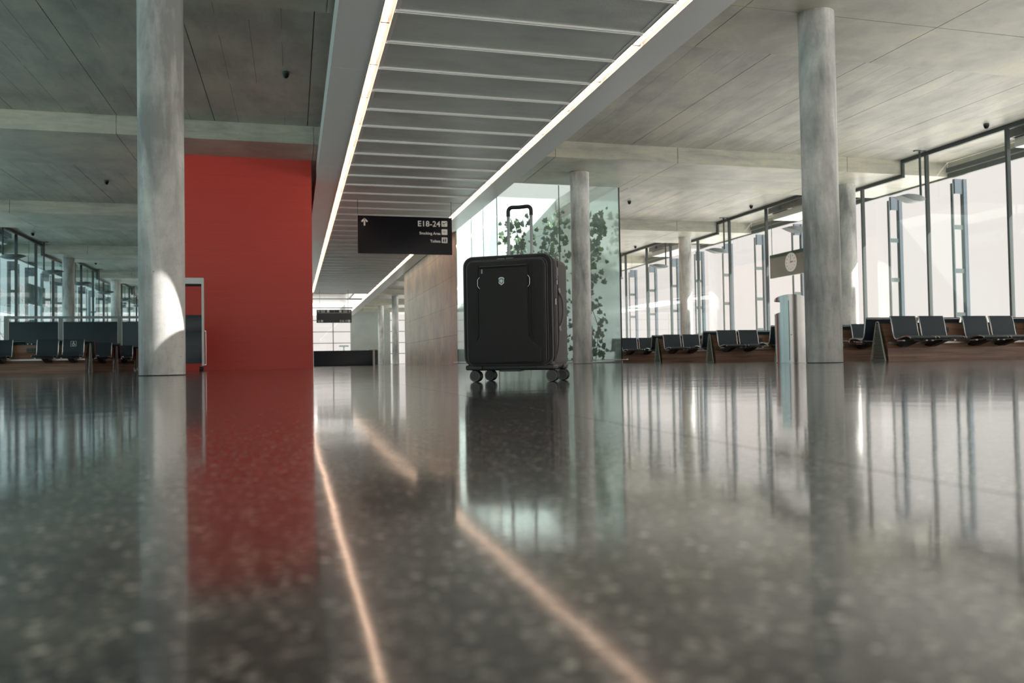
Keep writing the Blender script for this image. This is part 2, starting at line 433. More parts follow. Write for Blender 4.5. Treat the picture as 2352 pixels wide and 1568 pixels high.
# ------------------------------------------------------------------ columns
def column(x, y, label, top=HB):
    o = empty('column', (x, y, 0))
    MB().lathe([(0.3, 0.012), (0.3, top)], n=64).link('shaft', M['column'], o)
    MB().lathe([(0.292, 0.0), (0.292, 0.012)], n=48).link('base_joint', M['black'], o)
    tag(o, label, 'column'); return o
column(XA, row(0), 'round concrete column in the left foreground with a bright light patch')
column(X1, row(0), 'large round concrete column right of the steel litter bin')
column(X1, row(1), 'round concrete column in front of the planted glass courtyard')
column(X2, row(1), 'round concrete column partly hidden behind the large right-hand column')
column(X2, row(2), 'slim distant round column standing behind the right seat rows near the window wall')
column(XF, row(3), 'nearer of two round columns behind the dark partition at far left')
column(XF, row(4), 'farther of two round columns behind the dark partition at far left')
column(X1, row(5), 'nearer of two round columns at the corridor end, beside the brown wall')
column(X1, row(6), 'farther of two round columns at the corridor end, beside the grey wall')

# ------------------------------------------------------------------ glazed side walls
def side_wall(name, xg, xo, sgn, gl, label):
    w = struct(empty(name), label)
    # head frame following the beams
    for k_ in range(-1, 8):
        MB().box(xg-0.05, xg+0.05, row(k_)-HW-0.055, row(k_)+HW+0.055, HB-0.115, HB-0.002).link('head_frame', M['frame'], w, False)
        for yy in (row(k_)-HW-0.055, row(k_)+HW+0.001):
            MB().box(xg-0.05, xg+0.05, yy, yy+0.054, HB, HS-0.002).link('head_frame', M['frame'], w, False)
        if k_ < 7: MB().box(xg-0.05, xg+0.05, row(k_)+HW+0.056, row(k_+1)-HW-0.056, HS-0.125, HS-0.002).link('head_frame', M['frame'], w, False)
    ym = [21.4+3.0288*i for i in range(-9, 26)]
    ym = [y for y in ym if YS < y < YE]
    def top(y0, y1):
        for k_ in range(-1, 8):
            if y1 > row(k_)-HW and y0 < row(k_)+HW: return HB-0.115
        return HS-0.125
    for y in ym:
        h = top(y-0.03, y+0.03)
        MB().box(xg-0.06, xg+0.06, y-0.035, y+0.035, 0, h).link('mullion', M['frame'], w, False)
    yy = [YS]+ym+[YE]
    cuts = sorted(set([q for k_ in range(-1, 8) for q in (row(k_)-HW, row(k_)+HW)]))
    for a, b in zip(yy[:-1], yy[1:]):
        pts = [a]+[c_ for c_ in cuts if a+0.01 < c_ < b-0.01]+[b]
        mb = MB()
        for p0, p1 in zip(pts[:-1], pts[1:]): mb.box(xg-0.006, xg+0.006, p0, p1, 0.06, top((p0+p1)/2, (p0+p1)/2)+0.01)
        mb.link('glass_pane', gl, w, False)
    MB().box(xg-0.05, xg+0.05, YS, YE, 0, 0.06).link('sill', M['frame'], w, False)
    # outer edge bars and fascia between the beams
    xe = xo
    for k_ in range(-1, 7):
        a, b = row(k_)+HW, row(k_+1)-HW
        MB().box(min(xe, xe-sgn*0.06), max(xe, xe-sgn*0.06), a, b, 6.20, 6.34).link('edge_bar', M['frame2'], w, False)
        MB().box(min(xe, xe+sgn*0.12), max(xe, xe+sgn*0.12), a, b, 6.17, HS).link('fascia_panel', M['beam'], w, False)
    MB().box(min(xe, xe+sgn*0.10)+sgn*0.001, max(xe, xe+sgn*0.10)+sgn*0.001, YS, YE, 6.0, 6.165).link('eaves_bar', M['frame2'], w, False)
    # exterior fin posts
    for i in range(-7, 25):
        y = row(0)+3.0288*i-1.8+0.03
        if y > YE: continue
        xi, xj = xe+sgn*0.16, xe+sgn*0.60
        f = MB().box(min(xj, xj+sgn*0.13), max(xj, xj+sgn*0.13), y-0.07, y+0.07, -0.1, 6.0).link('facade_post', M['post'], w, False)
        MB().box(xj-0.012 if sgn > 0 else xj, xj if sgn > 0 else xj+0.012, y-0.075, y+0.075, -0.1, 6.0).link('dark_strip', M['postdark'], f, False)
        MB().box(min(xi, xi+sgn*0.04), max(xi, xi+sgn*0.04), y-0.05, y+0.05, -0.1, 5.85).link('thin_bar', M['postdark'], f, False)
        for z in (0.1, 1.43, 2.9, 4.37):
            MB().box(min(xi+sgn*.04, xj), max(xi+sgn*.04, xj), y-0.045, y+0.045, z-0.075, z+0.075).link('rung', M['frame2'], f, False)
        MB().box(min(xi+sgn*.1, xj), max(xi+sgn*.1, xj), y-0.05, y+0.05, 5.5, 6.0).link('bracket', M['post'], f, False)
    return w
side_wall('wall_right', GR, XR, 1, M['glass'], 'floor-to-ceiling glazed wall with dark mullions, right side')
side_wall('wall_left', GL, XL, -1, M['glassleft'], 'floor-to-ceiling glazed wall with dark mullions, left side')

def end_wall(name, y, label, xm, zs):
    w = struct(empty(name), label)
    X = [XL]+xm+[XR]; Z = [0]+zs+[HB]
    for i in range(len(X)-1):
        for j in range(len(Z)-1):
            MB().box(X[i]+0.03, X[i+1]-0.03, y-0.006, y+0.006, Z[j]+0.03, Z[j+1]-0.03).link('glass_pane', M['glass'], w, False)
    for x in X: MB().box(x-0.045, x+0.045, y-0.06, y+0.06, 0, HB).link('mullion', M['frame'], w, False)
    for z in Z[:-1]: MB().box(XL, XR, y-0.05, y+0.05, z-0.035 if z else 0, z+0.035).link('transom', M['frame'], w, False)
    return w
end_wall('wall_far', YE, 'gridded window wall at the end of the hall', [-11.2, -8.3, -5.4, -2.5, 1.6, 4.55, 7.5, 10.4, 13.3, 16.2], [1.255, 2.55, 3.87, 5.2])
end_wall('wall_back', YS, 'gridded window wall behind the camera', [-11.2, -7, -2.5, 2, 6.5, 11, 15.5], [1.3, 2.6, 3.9, 5.2])

# grey concrete wall before the far windows
w = struct(MB().box(6.34, 10.84, 94.0, 94.4, 0, HB).link('wall_grey', M['greywall'], None, False), 'pale grey-green concrete wall panel by far windows')

# ------------------------------------------------------------------ red block and brown core block
rb = struct(empty('wall_red'), 'bright red painted wall of the service core')
MB().box(-3.55, 0.57, 24.26, 36.0, 0.0, HB).link('wall_face', M['red'], rb, False)
tn = struct(empty('wall_brown'), 'warm-lit brown fair-faced concrete wall beside the corridor')
zz = [0, 1.25, 2.5, 3.75, 5.0, 6.5]; yy_ = [33.12, 35.8, 38.5, 41.2, 43.9, 46.6, 49.4]
for i in range(6):
    for j in range(5):
        MB().box(6.57, 6.72, yy_[i]+0.004, yy_[i+1]-0.004, zz[j]+(0.004 if j else 0), min(zz[j+1]-0.004, HB)).link('concrete_panel', M['tan'], tn, False)
MB().box(6.73, 10.92, 33.2, 49.4, 0, HB).link('core_block', M['tan'], tn, False)

# ------------------------------------------------------------------ courtyard of frosted glass
at = struct(empty('wall_courtyard'), 'frosted pale-green glass walls around the planted courtyard')
for a, b in ((6.585, 8.74), (8.76, 10.91)):
    MB().box(a, b, 26.10, 26.112, 0.05, HB).link('glass_pane', M['frost'], at, False)
for a, b in ((26.13, 28.1), (28.12, 30.08), (30.10, 31.6), (31.62, 33.1)):
    MB().box(6.57, 6.582, a, b, 0.05, HB).link('glass_pane', M['frost'], at, False)
MB().box(10.915, 10.945, 26.08, 26.14, 0.0, HB).link('edge_profile', M['black'], at, False)
MB().box(10.92, 10.932, 26.14, 33.1, 0.05, HB).link('glass_pane', M['frost'], at, False)
for x in (6.565, 8.735): MB().box(x, x+0.025, 26.095, 26.125, 0.02, HB).link('edge_profile', M['frame'], at, False)
for y in (28.10, 30.08): MB().box(6.565, 6.585, y, y+0.02, 0.02, HB).link('edge_profile', M['frame2'], at, False)
MB().box(6.60, 10.90, 33.02, 33.08, 0.0, 7.0).link('back_wall', M['plaster'], at, False)
MB().box(6.57, 10.93, 26.095, 26.13, 0, 0.05).link('sill', M['alu'], at, False)
MB().box(6.57, 6.6, 26.13, 33.1, 0, 0.05).link('sill', M['alu'], at, False)
MB().box(6.62, 10.9, 26.14, 33.05, 0.001, 0.04).link('gravel_bed', M['planter'], at, False)
t_ = struct(empty('trim_1'), 'low steel kick rail along the courtyard glass')
MB().tube([(6.38, 26.0, 0.11), (11.05, 26.0, 0.11)], 0.016).tube([(11.05, 26.0, 0.11), (11.11, 26.0, 0.11)], 0.03).link('rail', M['chrome'], t_)
MB().tube([(6.38, 26.0, 0.11), (6.38, 33.0, 0.11)], 0.016).link('rail', M['chrome'], t_)
for x in (6.5, 8.0, 9.6, 10.9): MB().cyl((x, 26.0, 0.0), (x, 26.0, 0.10), 0.008).link('rail_foot', M['chrome'], t_)

# climbing ivy behind the glass
def leaf_mesh(s):
    o = [(0, -.45), (.18, -.42), (.5, -.28), (.34, -.05), (.48, .2), (.2, .18), (0, .62), (-.2, .18), (-.48, .2), (-.34, -.05), (-.5, -.28), (-.18, -.42)]
    vs = [(0, 0, 0.06*s)]+[(x*s, y*s, (-0.1*abs(x)-0.05*y)*s) for x, y in o]
    fs = [(0, 1+i, 1+(i+1) % 12) for i in range(12)]
    vs2 = [(x, y, z-0.006*s) for x, y, z in vs]
    n = len(vs)
    me = bpy.data.meshes.new('leaf')
    me.from_pydata(vs+vs2, [], fs+[(n, n+1+(i+1) % 12, n+1+i) for i in range(12)]+[(1+i, n+1+i, n+1+(i+1) % 12, 1+(i+1) % 12) for i in range(12)])
    me.materials.append(M['leaf']); return me
LM = [leaf_mesh(s) for s in (0.12, 0.17, 0.23)]
def vine(path, spread, n, label, ydepth, seed, xr):
    rr = random.Random(seed)
    o = empty('climbing_ivy', (path[0][0], 26.6, 0.04)); tag(o, label, 'plant')
    ox, oy = path[0][0], 26.6
    pts = [(x-ox, rr.uniform(0, ydepth)*0.5, z-0.04) for x, z in path]
    mb = MB().tube(pts, 0.012, 6)
    segs = list(zip(pts[:-1], pts[1:]))
    for i in range(n):
        t0 = (i+0.5)/n*len(segs); si = min(int(t0), len(segs)-1); f = t0-si
        a, b = Vector(segs[si][0]), Vector(segs[si][1]); c_ = a.lerp(b, f)
        s_ = spread*(1.0-0.65*(t0/len(segs)))
        p = c_+Vector((rr.gauss(0, s_), 0, rr.gauss(0, s_*0.8)))
        p.y = -0.27+abs(rr.gauss(0, ydepth*1.3)); p.z = max(p.z, 0.1)
        if not (xr[0] < p.x+ox < xr[1]): p.x = rr.uniform(xr[0], xr[1])-ox
        p.y = min(p.y, 1.5); p.z = min(p.z, 5.75)
        put('leaf', LM[rr.randrange(3)], o, p, (rr.uniform(0.9, 2.0), rr.uniform(-.6, .6), rr.uniform(-.8, .8)))
        if i % 4 == 0: mb.tube([c_, (c_+p)/2+Vector((0, 0, .05)), p], 0.004, 4)
    mb.link('stem', M['stem'], o)
    return o
vine([(7.9, 0.05), (7.7, 1.5), (8.0, 2.8), (7.6, 3.9), (7.4, 4.9)], 0.72, 299, 'dense ivy climbing behind the frosted glass, behind the suitcase', 0.9, 3, (7.04, 8.12))
vine([(9.0, 0.05), (8.8, 1.4), (8.8, 2.6), (8.6, 4.0), (9.1, 5.2)], 0.52, 299, 'ivy climbing behind the frosted glass just left of the round column', 0.8, 5, (8.36, 9.36))
vine([(10.2, 0.05), (10.35, 1.2), (9.9, 2.4), (10.1, 3.6), (10.4, 4.5), (10.6, 5.3)], 0.38, 290, 'ivy reaching the top right corner of the frosted glass, right of the round column', 0.6, 9, (9.6, 10.62))

# ------------------------------------------------------------------ suspended corridor ceiling with LED lines
sc_ = struct(empty('trim_2'), 'suspended perforated metal ceiling above the corridor')
r0 = 12.32-1.236*16
mm = MB().box(1.60, 5.60, 0.05, 1.186, 0, 0.02).mesh('mesh_panel', M['mesh'], False)
rm = MB().box(1.56, 5.64, -0.045, 0.045, -0.03, 0.02)
rm.box(1.56, 5.64, -0.015, 0.015, -0.042, -0.03).box(1.56, 1.615, 0.045, 1.19, -0.01, 0.02).box(5.585, 5.64, 0.045, 1.19, -0.01, 0.02)
rm = rm.mesh('rib', M['rib'], False)
i = 0
while r0+1.236*i < 63.3:
    y = r0+1.236*i
    put('rib', rm, sc_, (0, y, 5.5))
    if y+1.236 < 63.5: put('mesh_panel', mm, sc_, (0, y, 5.5))
    i += 1
MB().box(1.56, 5.64, r0, 63.3, 5.53, 5.56).link('backing', M['black'], sc_, False)
for a, b in ((0.71, 1.36), (5.86, 6.51)):
    y = r0
    while y < 92:
        y1 = min(y+3.74, 92)
        MB().box(a, b, y+0.003, y1-0.003, 5.5, 5.53).link('side_panel', M['side'], sc_, False)
        y = y1
    for xx in (a, b-0.02): MB().box(xx, xx+0.02, r0, 92, 5.5305, 5.95).link('side_return', M['rib'], sc_, False)
for a, b in ((1.3605, 1.372), (1.548, 1.559), (5.641, 5.652), (5.848, 5.859)):
    MB().box(a, b, r0, 92, 5.485, 5.6).link('channel_edge', M['alu'], sc_, False)
for a, b in ((1.373, 1.547), (5.653, 5.847)):
    MB().box(a, b, r0, 92, 5.60, 5.62).link('channel_top', M['white'], sc_, False)
for nm, xc, lab in (('light_line', 1.455, 'warm LED light line along the left edge of the corridor ceiling'), ('light_line', 5.75, 'warm LED light line along the right edge of the corridor ceiling')):
    o = empty(nm, (xc, 0, 5.5)); tag(o, lab, 'light')
    tm = MB().box(-0.028, 0.028, 0.02, 1.85, 0.0, 0.05).mesh('light_tube', M['led'], False)
    cm = MB().box(-0.07, 0.07, -0.018, 0.018, -0.006, 0.07).mesh('clip', M['alu'], False)
    y = 12.81-1.87*10
    while y < 90:
        if not (xc < 3 and y > 62): put('light_tube', tm, o, (0, y, 0)); put('clip', cm, o, (0, y, 0))
        y += 1.87
# skylight at the corridor end
sk = struct(empty('window_1'), 'bright skylight above the end of the corridor')
MB().box(1.42, 5.65, 69.35, 69.5, 5.5, 5.6).link('skylight_bar', M['frame'], sk, False)
MB().box(1.42, 5.65, 80.4, 80.6, 5.5, 5.6).link('skylight_bar', M['frame2'], sk, False)
MB().box(4.5, 4.6, 63.6, 69.3, 5.5, 5.62).link('skylight_bar', M['frame'], sk, False)
for j in range(10):
    ya = 63.45+3.1*j
    MB().prism([(ya, 7.0), (ya+0.012, 7.0), (ya+0.612, 8.0), (ya+0.6, 8.0)], 1.42, 5.8, 'x').link('glass_pane', M['glass'], sk, False)
    MB().prism([(ya+0.62, 8.0), (ya+3.08, 7.0), (ya+3.095, 7.0), (ya+0.63, 8.015)], 1.42, 5.8, 'x').link('glass_pane', M['glass'], sk, False)
for x0, x1, y0, y1 in ((1.36, 1.43, 63.41, 94.49), (5.79, 5.86, 63.41, 94.49), (1.36, 5.86, 63.34, 63.41), (1.36, 5.86, 94.49, 94.56)):
    MB().box(x0, x1, y0, y1, 5.66, 7.0).link('skylight_reveal', M['white'], sk, False)

# ------------------------------------------------------------------ unseen spotlight added to throw the light patch on the left column
def spotlight():
    L = Vector((XA+0.933*4.6, row(0)-0.36*4.6, 5.42))
    o = empty('added_spotlight', (L.x, L.y, 5.5)); tag(o, 'unseen spotlight added for the light patch on left column, beam cut by flaps', 'spotlight')
    P1, P2, P3 = Vector((-1.711, 11.852, 1.388)), Vector((-1.556, 11.917, 1.200)), Vector((-1.456, 12.071, 0.701))
    P4, P6, PC = Vector((-1.844, 11.867, 0.30)), Vector((-1.464, 12.045, 0.64)), Vector((-1.70, 11.86, 0.84))
    d = (PC-L).normalized(); O = Vector(o.location)
    MB().cyl(L-O+Vector((0, 0, 0.2)), L-O-d*0.05, 0.012).link('stem', M['frame'], o)
    c0 = L-O
    MB().cyl(c0-d*0.14, c0-d*0.012, 0.05, 0.05, 20).link('housing', M['frame'], o)
    ex = d.cross(Vector((0, 0, 1))).normalized()
    for A_, B_, side in ((P1, P3, 1), (P4, P6, -1)):  # added flaps that cut the beam to the outline of the patch
        # where the sight planes through the lamp cross the plane of the flap
        f = lambda P_: (P_-L)*(0.30/((P_-L).dot(d)))
        a, b2, m_ = f(A_), f(B_), f(PC)
        e = (b2-a).normalized(); mid = (a+b2)/2
        out = (mid-m_)-e*(mid-m_).dot(e); out.normalize()
        q = [mid-e*0.16, mid+e*0.16, mid+e*0.13+out*0.17, mid-e*0.13+out*0.17]
        q = [c0+v for v in q]; q2 = [v-d*0.003 for v in q]
        MB().add(q+q2, [(0, 1, 2, 3), (7, 6, 5, 4), (0, 4, 5, 1), (1, 5, 6, 2), (2, 6, 7, 3), (3, 7, 4, 0)]).link('patch_flap', M['frame'], o, False)
        MB().tube([c0-d*0.02+out*0.05, c0+mid+out*0.15], 0.006, 6).link('patch_flap_arm', M['frame'], o)
    ld = bpy.data.lights.new('spot', 'SPOT'); ld.energy = 5400; ld.spot_size = math.radians(27); ld.spot_blend = 0.05; ld.color = (1, 0.95, 0.90); ld.shadow_soft_size = 0.0012
    lo = bpy.data.objects.new('added_spot_lamp', ld); COL.objects.link(lo); lo.parent = o
    lo.location = c0; lo.rotation_euler = (-d).to_track_quat('Z', 'Y').to_euler()
spotlight()

# ------------------------------------------------------------------ pendant reflector lamps
def pendant(x, y, sgn, label):
    o = empty('pendant_lamp', (x, y, HS)); tag(o, label, 'lamp', None)
    MB().rslab(-0.2, 0.2, -0.06, 0.06, 0.02, -0.03, 0.0, 0.006, ax='z').link('ceiling_plate', M['frame'], o)
    MB().cyl((0, 0, -0.03), (0, 0, -1.52), 0.035, n=16).link('rod', M['frame'], o)
    MB().cyl((0, -0.07, -1.5), (0, 0.07, -1.5), 0.05, n=18).link('knuckle', M['alu'], o)
    # wing reflector: curved belly, flat top, tapered tip (built towards -x, mirrored by sgn)
    pr = [(0.10, 0.0, 0.10), (-0.05, 0.055, 0.045), (-0.2, 0.06, 0.13), (-0.45, 0.05, 0.125), (-0.68, 0.0, 0.06), (-0.86, -0.0, 0.0)]
    top = [(0.08, -0.04), (-0.05, 0.0), (-0.25, 0.045), (-0.5, 0.06), (-0.72, 0.06), (-0.88, 0.03)]
    bot = [(0.08, -0.07), (-0.05, -0.12), (-0.2, -0.14), (-0.42, -0.125), (-0.65, -0.06), (-0.885, 0.02)]
    vs = []; W_ = [0.12, 0.2, 0.26, 0.28, 0.27, 0.22]
    for (a, zt), (b, zb), hw in zip(top, bot, W_):
        vs += [(sgn*-a, -hw, zt-1.5), (sgn*-a, hw, zt-1.5), (sgn*-b, hw*0.75, zb-1.5), (sgn*-b, -hw*0.75, zb-1.5)]
    fs = [(i*4+j, i*4+(j+1) % 4, (i+1)*4+(j+1) % 4, (i+1)*4+j) for i in range(5) for j in range(4)]+[(3, 2, 1, 0), (20, 21, 22, 23)]
    MB().add(vs, fs).link('reflector', M['lamp'], o)
    return o
ORD_R = ['nearest grey wing-shaped pendant lamp on the right, in front of the window wall',
         'grey wing-shaped pendant lamp half hidden behind the large right column above the clock sign',
         'third grey wing pendant lamp on the right, left of the clock sign',
         'fourth grey wing pendant lamp on the right, near the slim distant column',
         'farthest grey wing pendant lamp on the right, at the edge of the courtyard glass']
for i, lab in enumerate(ORD_R): pendant(19.13, 21.3+6.055*i, -1, lab)
ORD_L = ['nearest dark wing pendant lamp at the left picture edge', 'second dark wing pendant lamp on the left, before the nearer far column',
         'third dark wing pendant lamp on the left, just right of the nearer far column', 'fourth dark wing pendant lamp on the left, left of the farther far column',
         'fifth dark wing pendant lamp on the left, right of the farther far column', 'farthest dark wing pendant lamp on the left']
for i, lab in enumerate(ORD_L): pendant(-12.08, 39.65+6.055*i, 1, lab)
pendant(11.5, 80.5, -1, 'tiny pale pendant lamp far away above the corridor end').scale = (0.8, 0.8, 0.5)

# ceiling cameras
DL = {(18.79, 18.4): 'black dome on the ceiling near the right picture edge', (18.78, 30.5): 'black dome on the ceiling left of the large right column',
      (13.23, 30.5): 'black dome on the ceiling just right of the courtyard glass', (-0.09, 18.35): 'black dome on the dark ceiling left of the corridor ceiling',
      (-6.11, 30.4): 'black dome on the ceiling left of the left column', (-11.78, 42.8): 'black dome on the ceiling above the leftmost window frame',
      (-11.5, 54.2): 'tiny black dome on the far left ceiling', (18.83, 42.7): 'tiny black dome above the far end of the right window wall'}
for (x, y), lab in DL.items():
    o = empty('dome_detector', (x, y, HS)); tag(o, lab, 'detector')
    MB().lathe([(0.07, 0), (0.078, -0.02), (0.075, -0.05)], n=20).link('base', M['frame'], o)
    MB().lathe([(0.072, -0.05), (0.06, -0.1), (0.035, -0.135), (0.005, -0.145)], n=20).link('dome', M['signblack'], o)

# ------------------------------------------------------------------ door headers and clock signs in the facades
def vestibule(n, y0, y1, sgn, xg):
    o = struct(empty('door_%d' % n), 'dark head channel and white box of a gate door behind the glass')
    f = lambda a, b: (min(xg+sgn*a, xg+sgn*b), max(xg+sgn*a, xg+sgn*b))
    a, b = f(0.25, 0.32); MB().box(a, b, y0, y1, 6.22, 6.46).link('head_channel', M['frame'], o, False)
    a, b = f(0.32, 1.70)
    MB().box(a, b, y0, y0+0.07, 6.22, 6.46).link('head_channel', M['frame'], o, False)
    MB().box(a, b, y1-0.07, y1, 6.22, 6.46).link('head_channel', M['frame'], o, False)
    a, b = f(0.40, 1.65); MB().box(a, b, y0+0.1, y1-0.1, 5.95, 6.2).link('header_box', M['white'], o, False)
    for j in range(5):
        z = 5.98+j*0.045; a, b = f(0.385, 0.40); MB().box(a, b, y0+0.12, y1-0.12, z, z+0.022).link('louvre', M['alu'], o, False)
n = 1
for k_ in (0, 1, 2): vestibule(n, 15.1+DY*k_, 18.6+DY*k_, 1, GR); n += 1
for k_ in (2, 3): vestibule(n, 15.1+DY*k_, 18.6+DY*k_, -1, GL); n += 1
def clock_sign(x, y, sgn, label):
    o = empty('clock_sign', (x, y, 3.57)); tag(o, label, 'sign')
    MB().rslab(-1.3, 1.6, 0, 1.03, 0.01, -0.06, 0.06, 0.004, ax='x').link('panel', M['greensign'], o)
    c_ = empty
    s = -sgn
    f = MB(); f.lathe([(0.40, 0), (0.40, 0.03), (0.36, 0.035), (0.36, 0.025)], n=40).xf(Matrix.Translation((s*0.06, 0, 0.55)) @ Matrix.Rotation(s*PI/2, 4, 'Y'))
    d = f.link('clock_face', M['white'], o)
    h = MB()
    for i in range(12):
        a = 2*PI*i/12; r0_, r1_ = (0.26, 0.33)
        h.add([Vector((s*0.0902, math.sin(a)*r+math.cos(a)*w*1.0, 0.55+math.cos(a)*r-math.sin(a)*w)) for r, w in ((r0_, -.012), (r1_, -.012), (r1_, .012), (r0_, .012))], [(0, 1, 2, 3)])
    for a, L_, w in ((0.03, 0.27, .014), (-1.45*sgn, 0.18, .02)):
        h.add([Vector((s*0.0905, math.sin(a)*r+math.cos(a)*w_, 0.55+math.cos(a)*r-math.sin(a)*w_)) for r, w_ in ((-.04, -w), (L_, -w), (L_, w), (-.04, w))], [(0, 1, 2, 3)])
    h.link('clock_hands', M['signblack'], d, False)
    for yy in (-1.2, 1.5): MB().cyl((0, yy, 1.03), (0, yy, 2.55), 0.015).link('hanger', M['frame'], o)
clock_sign(20.5, 30.2, 1, 'dark green hanging gate sign with a round white clock, right side')
clock_sign(-13.35, 48.9, -1, 'dark green hanging gate sign with a round clock, left side')

# ------------------------------------------------------------------ lettering
def text_mesh(s, size, mt, bold=0.012, align='LEFT', sp=1.0):
    cu = bpy.data.curves.new('t', 'FONT'); cu.body = s; cu.size = size; cu.offset = bold*size; cu.extrude = 0.002; cu.align_x = align; cu.space_character = sp
    ob = bpy.data.objects.new('t', cu); COL.objects.link(ob)
    me = bpy.data.meshes.new_from_object(ob.evaluated_get(bpy.context.evaluated_depsgraph_get()))
    bpy.data.objects.remove(ob); me.materials.clear(); me.materials.append(mt); return me
FR = (PI/2, 0, 0)
def arrow(w, mt, ang=0):
    t = w*0.13
    mb = MB()
    def bar(p, q):
        p = Vector((p[0], 0, p[1])); q = Vector((q[0], 0, q[1])); d = (q-p).normalized(); nn = Vector((-d.z, 0, d.x))*t
        p = p-d*t*.5; q = q+d*t*.5
        mb.add([p-nn, q-nn, q+nn, p+nn]+[v+Vector((0, .004, 0)) for v in (p-nn, q-nn, q+nn, p+nn)], [(0, 1, 2, 3), (7, 6, 5, 4), (0, 4, 5, 1), (1, 5, 6, 2), (2, 6, 7, 3), (3, 7, 4, 0)])
    bar((0, -0.55*w), (0, 0.5*w)); bar((-0.45*w, 0.1*w), (0, 0.55*w)); bar((0.45*w, 0.1*w), (0, 0.55*w))
    mb.xf(Matrix.Rotation(ang, 4, 'Y')); return mb
def hang_sign():
    o = empty('hanging_sign', (3.64, 26.9, 3.72)); tag(o, 'black hanging direction sign reading E18-24, Smoking Area and Toilets', 'sign')
    H = 1.235; hw = 1.56
    MB().rslab(-hw, hw, 0, H, 0.012, -0.06, 0.06, 0.005).link('panel', M['signblack'], o)
    for x in (-hw+0.01, hw-0.01): MB().cyl((x, 0, H), (x, 0, 1.78), 0.009, n=8).link('hanger_rod', M['frame'], o)
    for x in (-hw+0.02, hw-0.02): MB().box(x-0.02, x+0.02, -0.065, 0.065, H, H+0.012).link('clamp', M['alu'], o)
    yy = -0.063
    a = arrow(0.19, M['whiteink']).xf(Matrix.Translation((-1.34, yy, 1.02))).link('arrow', M['whiteink'], o, False)
    put('lettering', text_mesh('E18-24', 0.26, M['whiteink'], 0.014, 'RIGHT', 1.05), o, (1.165, yy, 0.93), FR)['label'] = 'white letters E18-24'
    put('lettering', text_mesh('Smoking Area', 0.125, M['whiteink'], 0.02, 'RIGHT'), o, (1.165, yy, 0.66), FR)['label'] = 'white letters Smoking Area'
    put('lettering', text_mesh('Toilets', 0.125, M['whiteink'], 0.02, 'RIGHT'), o, (1.165, yy, 0.40), FR)['label'] = 'white letters Toilets'
    for z in (0.935, 0.66, 0.385):
        p = MB().rslab(1.205, 1.40, z, z+0.19, 0.018, yy-0.001, yy+0.004, 0.001).link('pictogram', M['whiteink'], o)
        yb = yy-0.0022; mb = MB()
        def poly(pts): mb.add([(x_, yb, z_) for x_, z_ in pts], [tuple(range(len(pts)))])
        if z > 0.9:
            poly([(1.23, z+.115), (1.265, z+.125), (1.29, z+.105), (1.385, z+.16), (1.38, z+.135), (1.27, z+.075), (1.25, z+.09)])
            poly([(1.23, z+.035), (1.33, z+.035), (1.33, z+.045), (1.23, z+.045)])
        elif z > 0.6: poly([(1.25, z+.09), (1.345, z+.09), (1.345, z+.105), (1.25, z+.105)])
        else:
            for c_ in (1.27, 1.335):
                poly([(c_+.014*math.cos(2*PI*i/12), z+.15+.014*math.sin(2*PI*i/12)) for i in range(12)])
                if c_ < 1.3: poly([(c_-.014, z+.13), (c_+.014, z+.13), (c_+.028, z+.06), (c_+.01, z+.06), (c_+.01, z+.025), (c_-.01, z+.025), (c_-.01, z+.06), (c_-.028, z+.06)])
                else: poly([(c_-.022, z+.13), (c_+.022, z+.13), (c_+.02, z+.08), (c_+.012, z+.08), (c_+.012, z+.025), (c_-.012, z+.025), (c_-.012, z+.08), (c_-.02, z+.08)])
        mb.link('symbol', M['signblack'], p, False)
hang_sign()
def far_sign():
    o = empty('hanging_sign', (2.9, 60, 3.09)); tag(o, 'grey distant hanging sign reading E23, E22 and E18-19', 'sign')
    H = 0.95
    MB().rslab(-1.24, 1.24, 0, H, 0.012, -0.05, 0.05, 0.004).link('panel', M['signgrey'], o)
    for x in (-1.0, 1.0): MB().cyl((x, 0, H), (x, 0, 2.4), 0.01, n=8).link('hanger_rod', M['frame'], o)
    yy = -0.053; wi = M['whiteink']
    put('lettering', text_mesh('E23', 0.19, wi, 0.02), o, (-0.92, yy, 0.76), FR)
    put('lettering', text_mesh('E22', 0.19, wi, 0.02, 'RIGHT'), o, (0.93, yy, 0.76), FR)
    put('lettering', text_mesh('|', 0.15, wi, 0.0), o, (0, yy, 0.77), FR)
    put('lettering', text_mesh('E18-19', 0.19, wi, 0.02, 'RIGHT'), o, (0.93, yy, 0.06), FR)
    arrow(0.13, wi, -PI/2).xf(Matrix.Translation((-1.08, yy, 0.83))).link('arrow', wi, o, False)
    arrow(0.13, wi, PI/2).xf(Matrix.Translation((1.08, yy, 0.83))).link('arrow', wi, o, False)
    arrow(0.13, wi, PI).xf(Matrix.Translation((-1.07, yy, 0.13))).link('arrow', wi, o, False)
    for x, z in ((-0.5, 0.75), (0.36, 0.75), (-0.94, 0.05), (0.97, 0.05)):
        MB().rslab(x, x+0.16, z, z+0.16, 0.01, yy-0.001, yy+0.003, 0.001).link('pictogram', wi, o)
    MB().box(-1.16, 1.16, yy-0.001, yy+0.003, 0.70, 0.715).link('rule_line', wi, o, False)
far_sign()

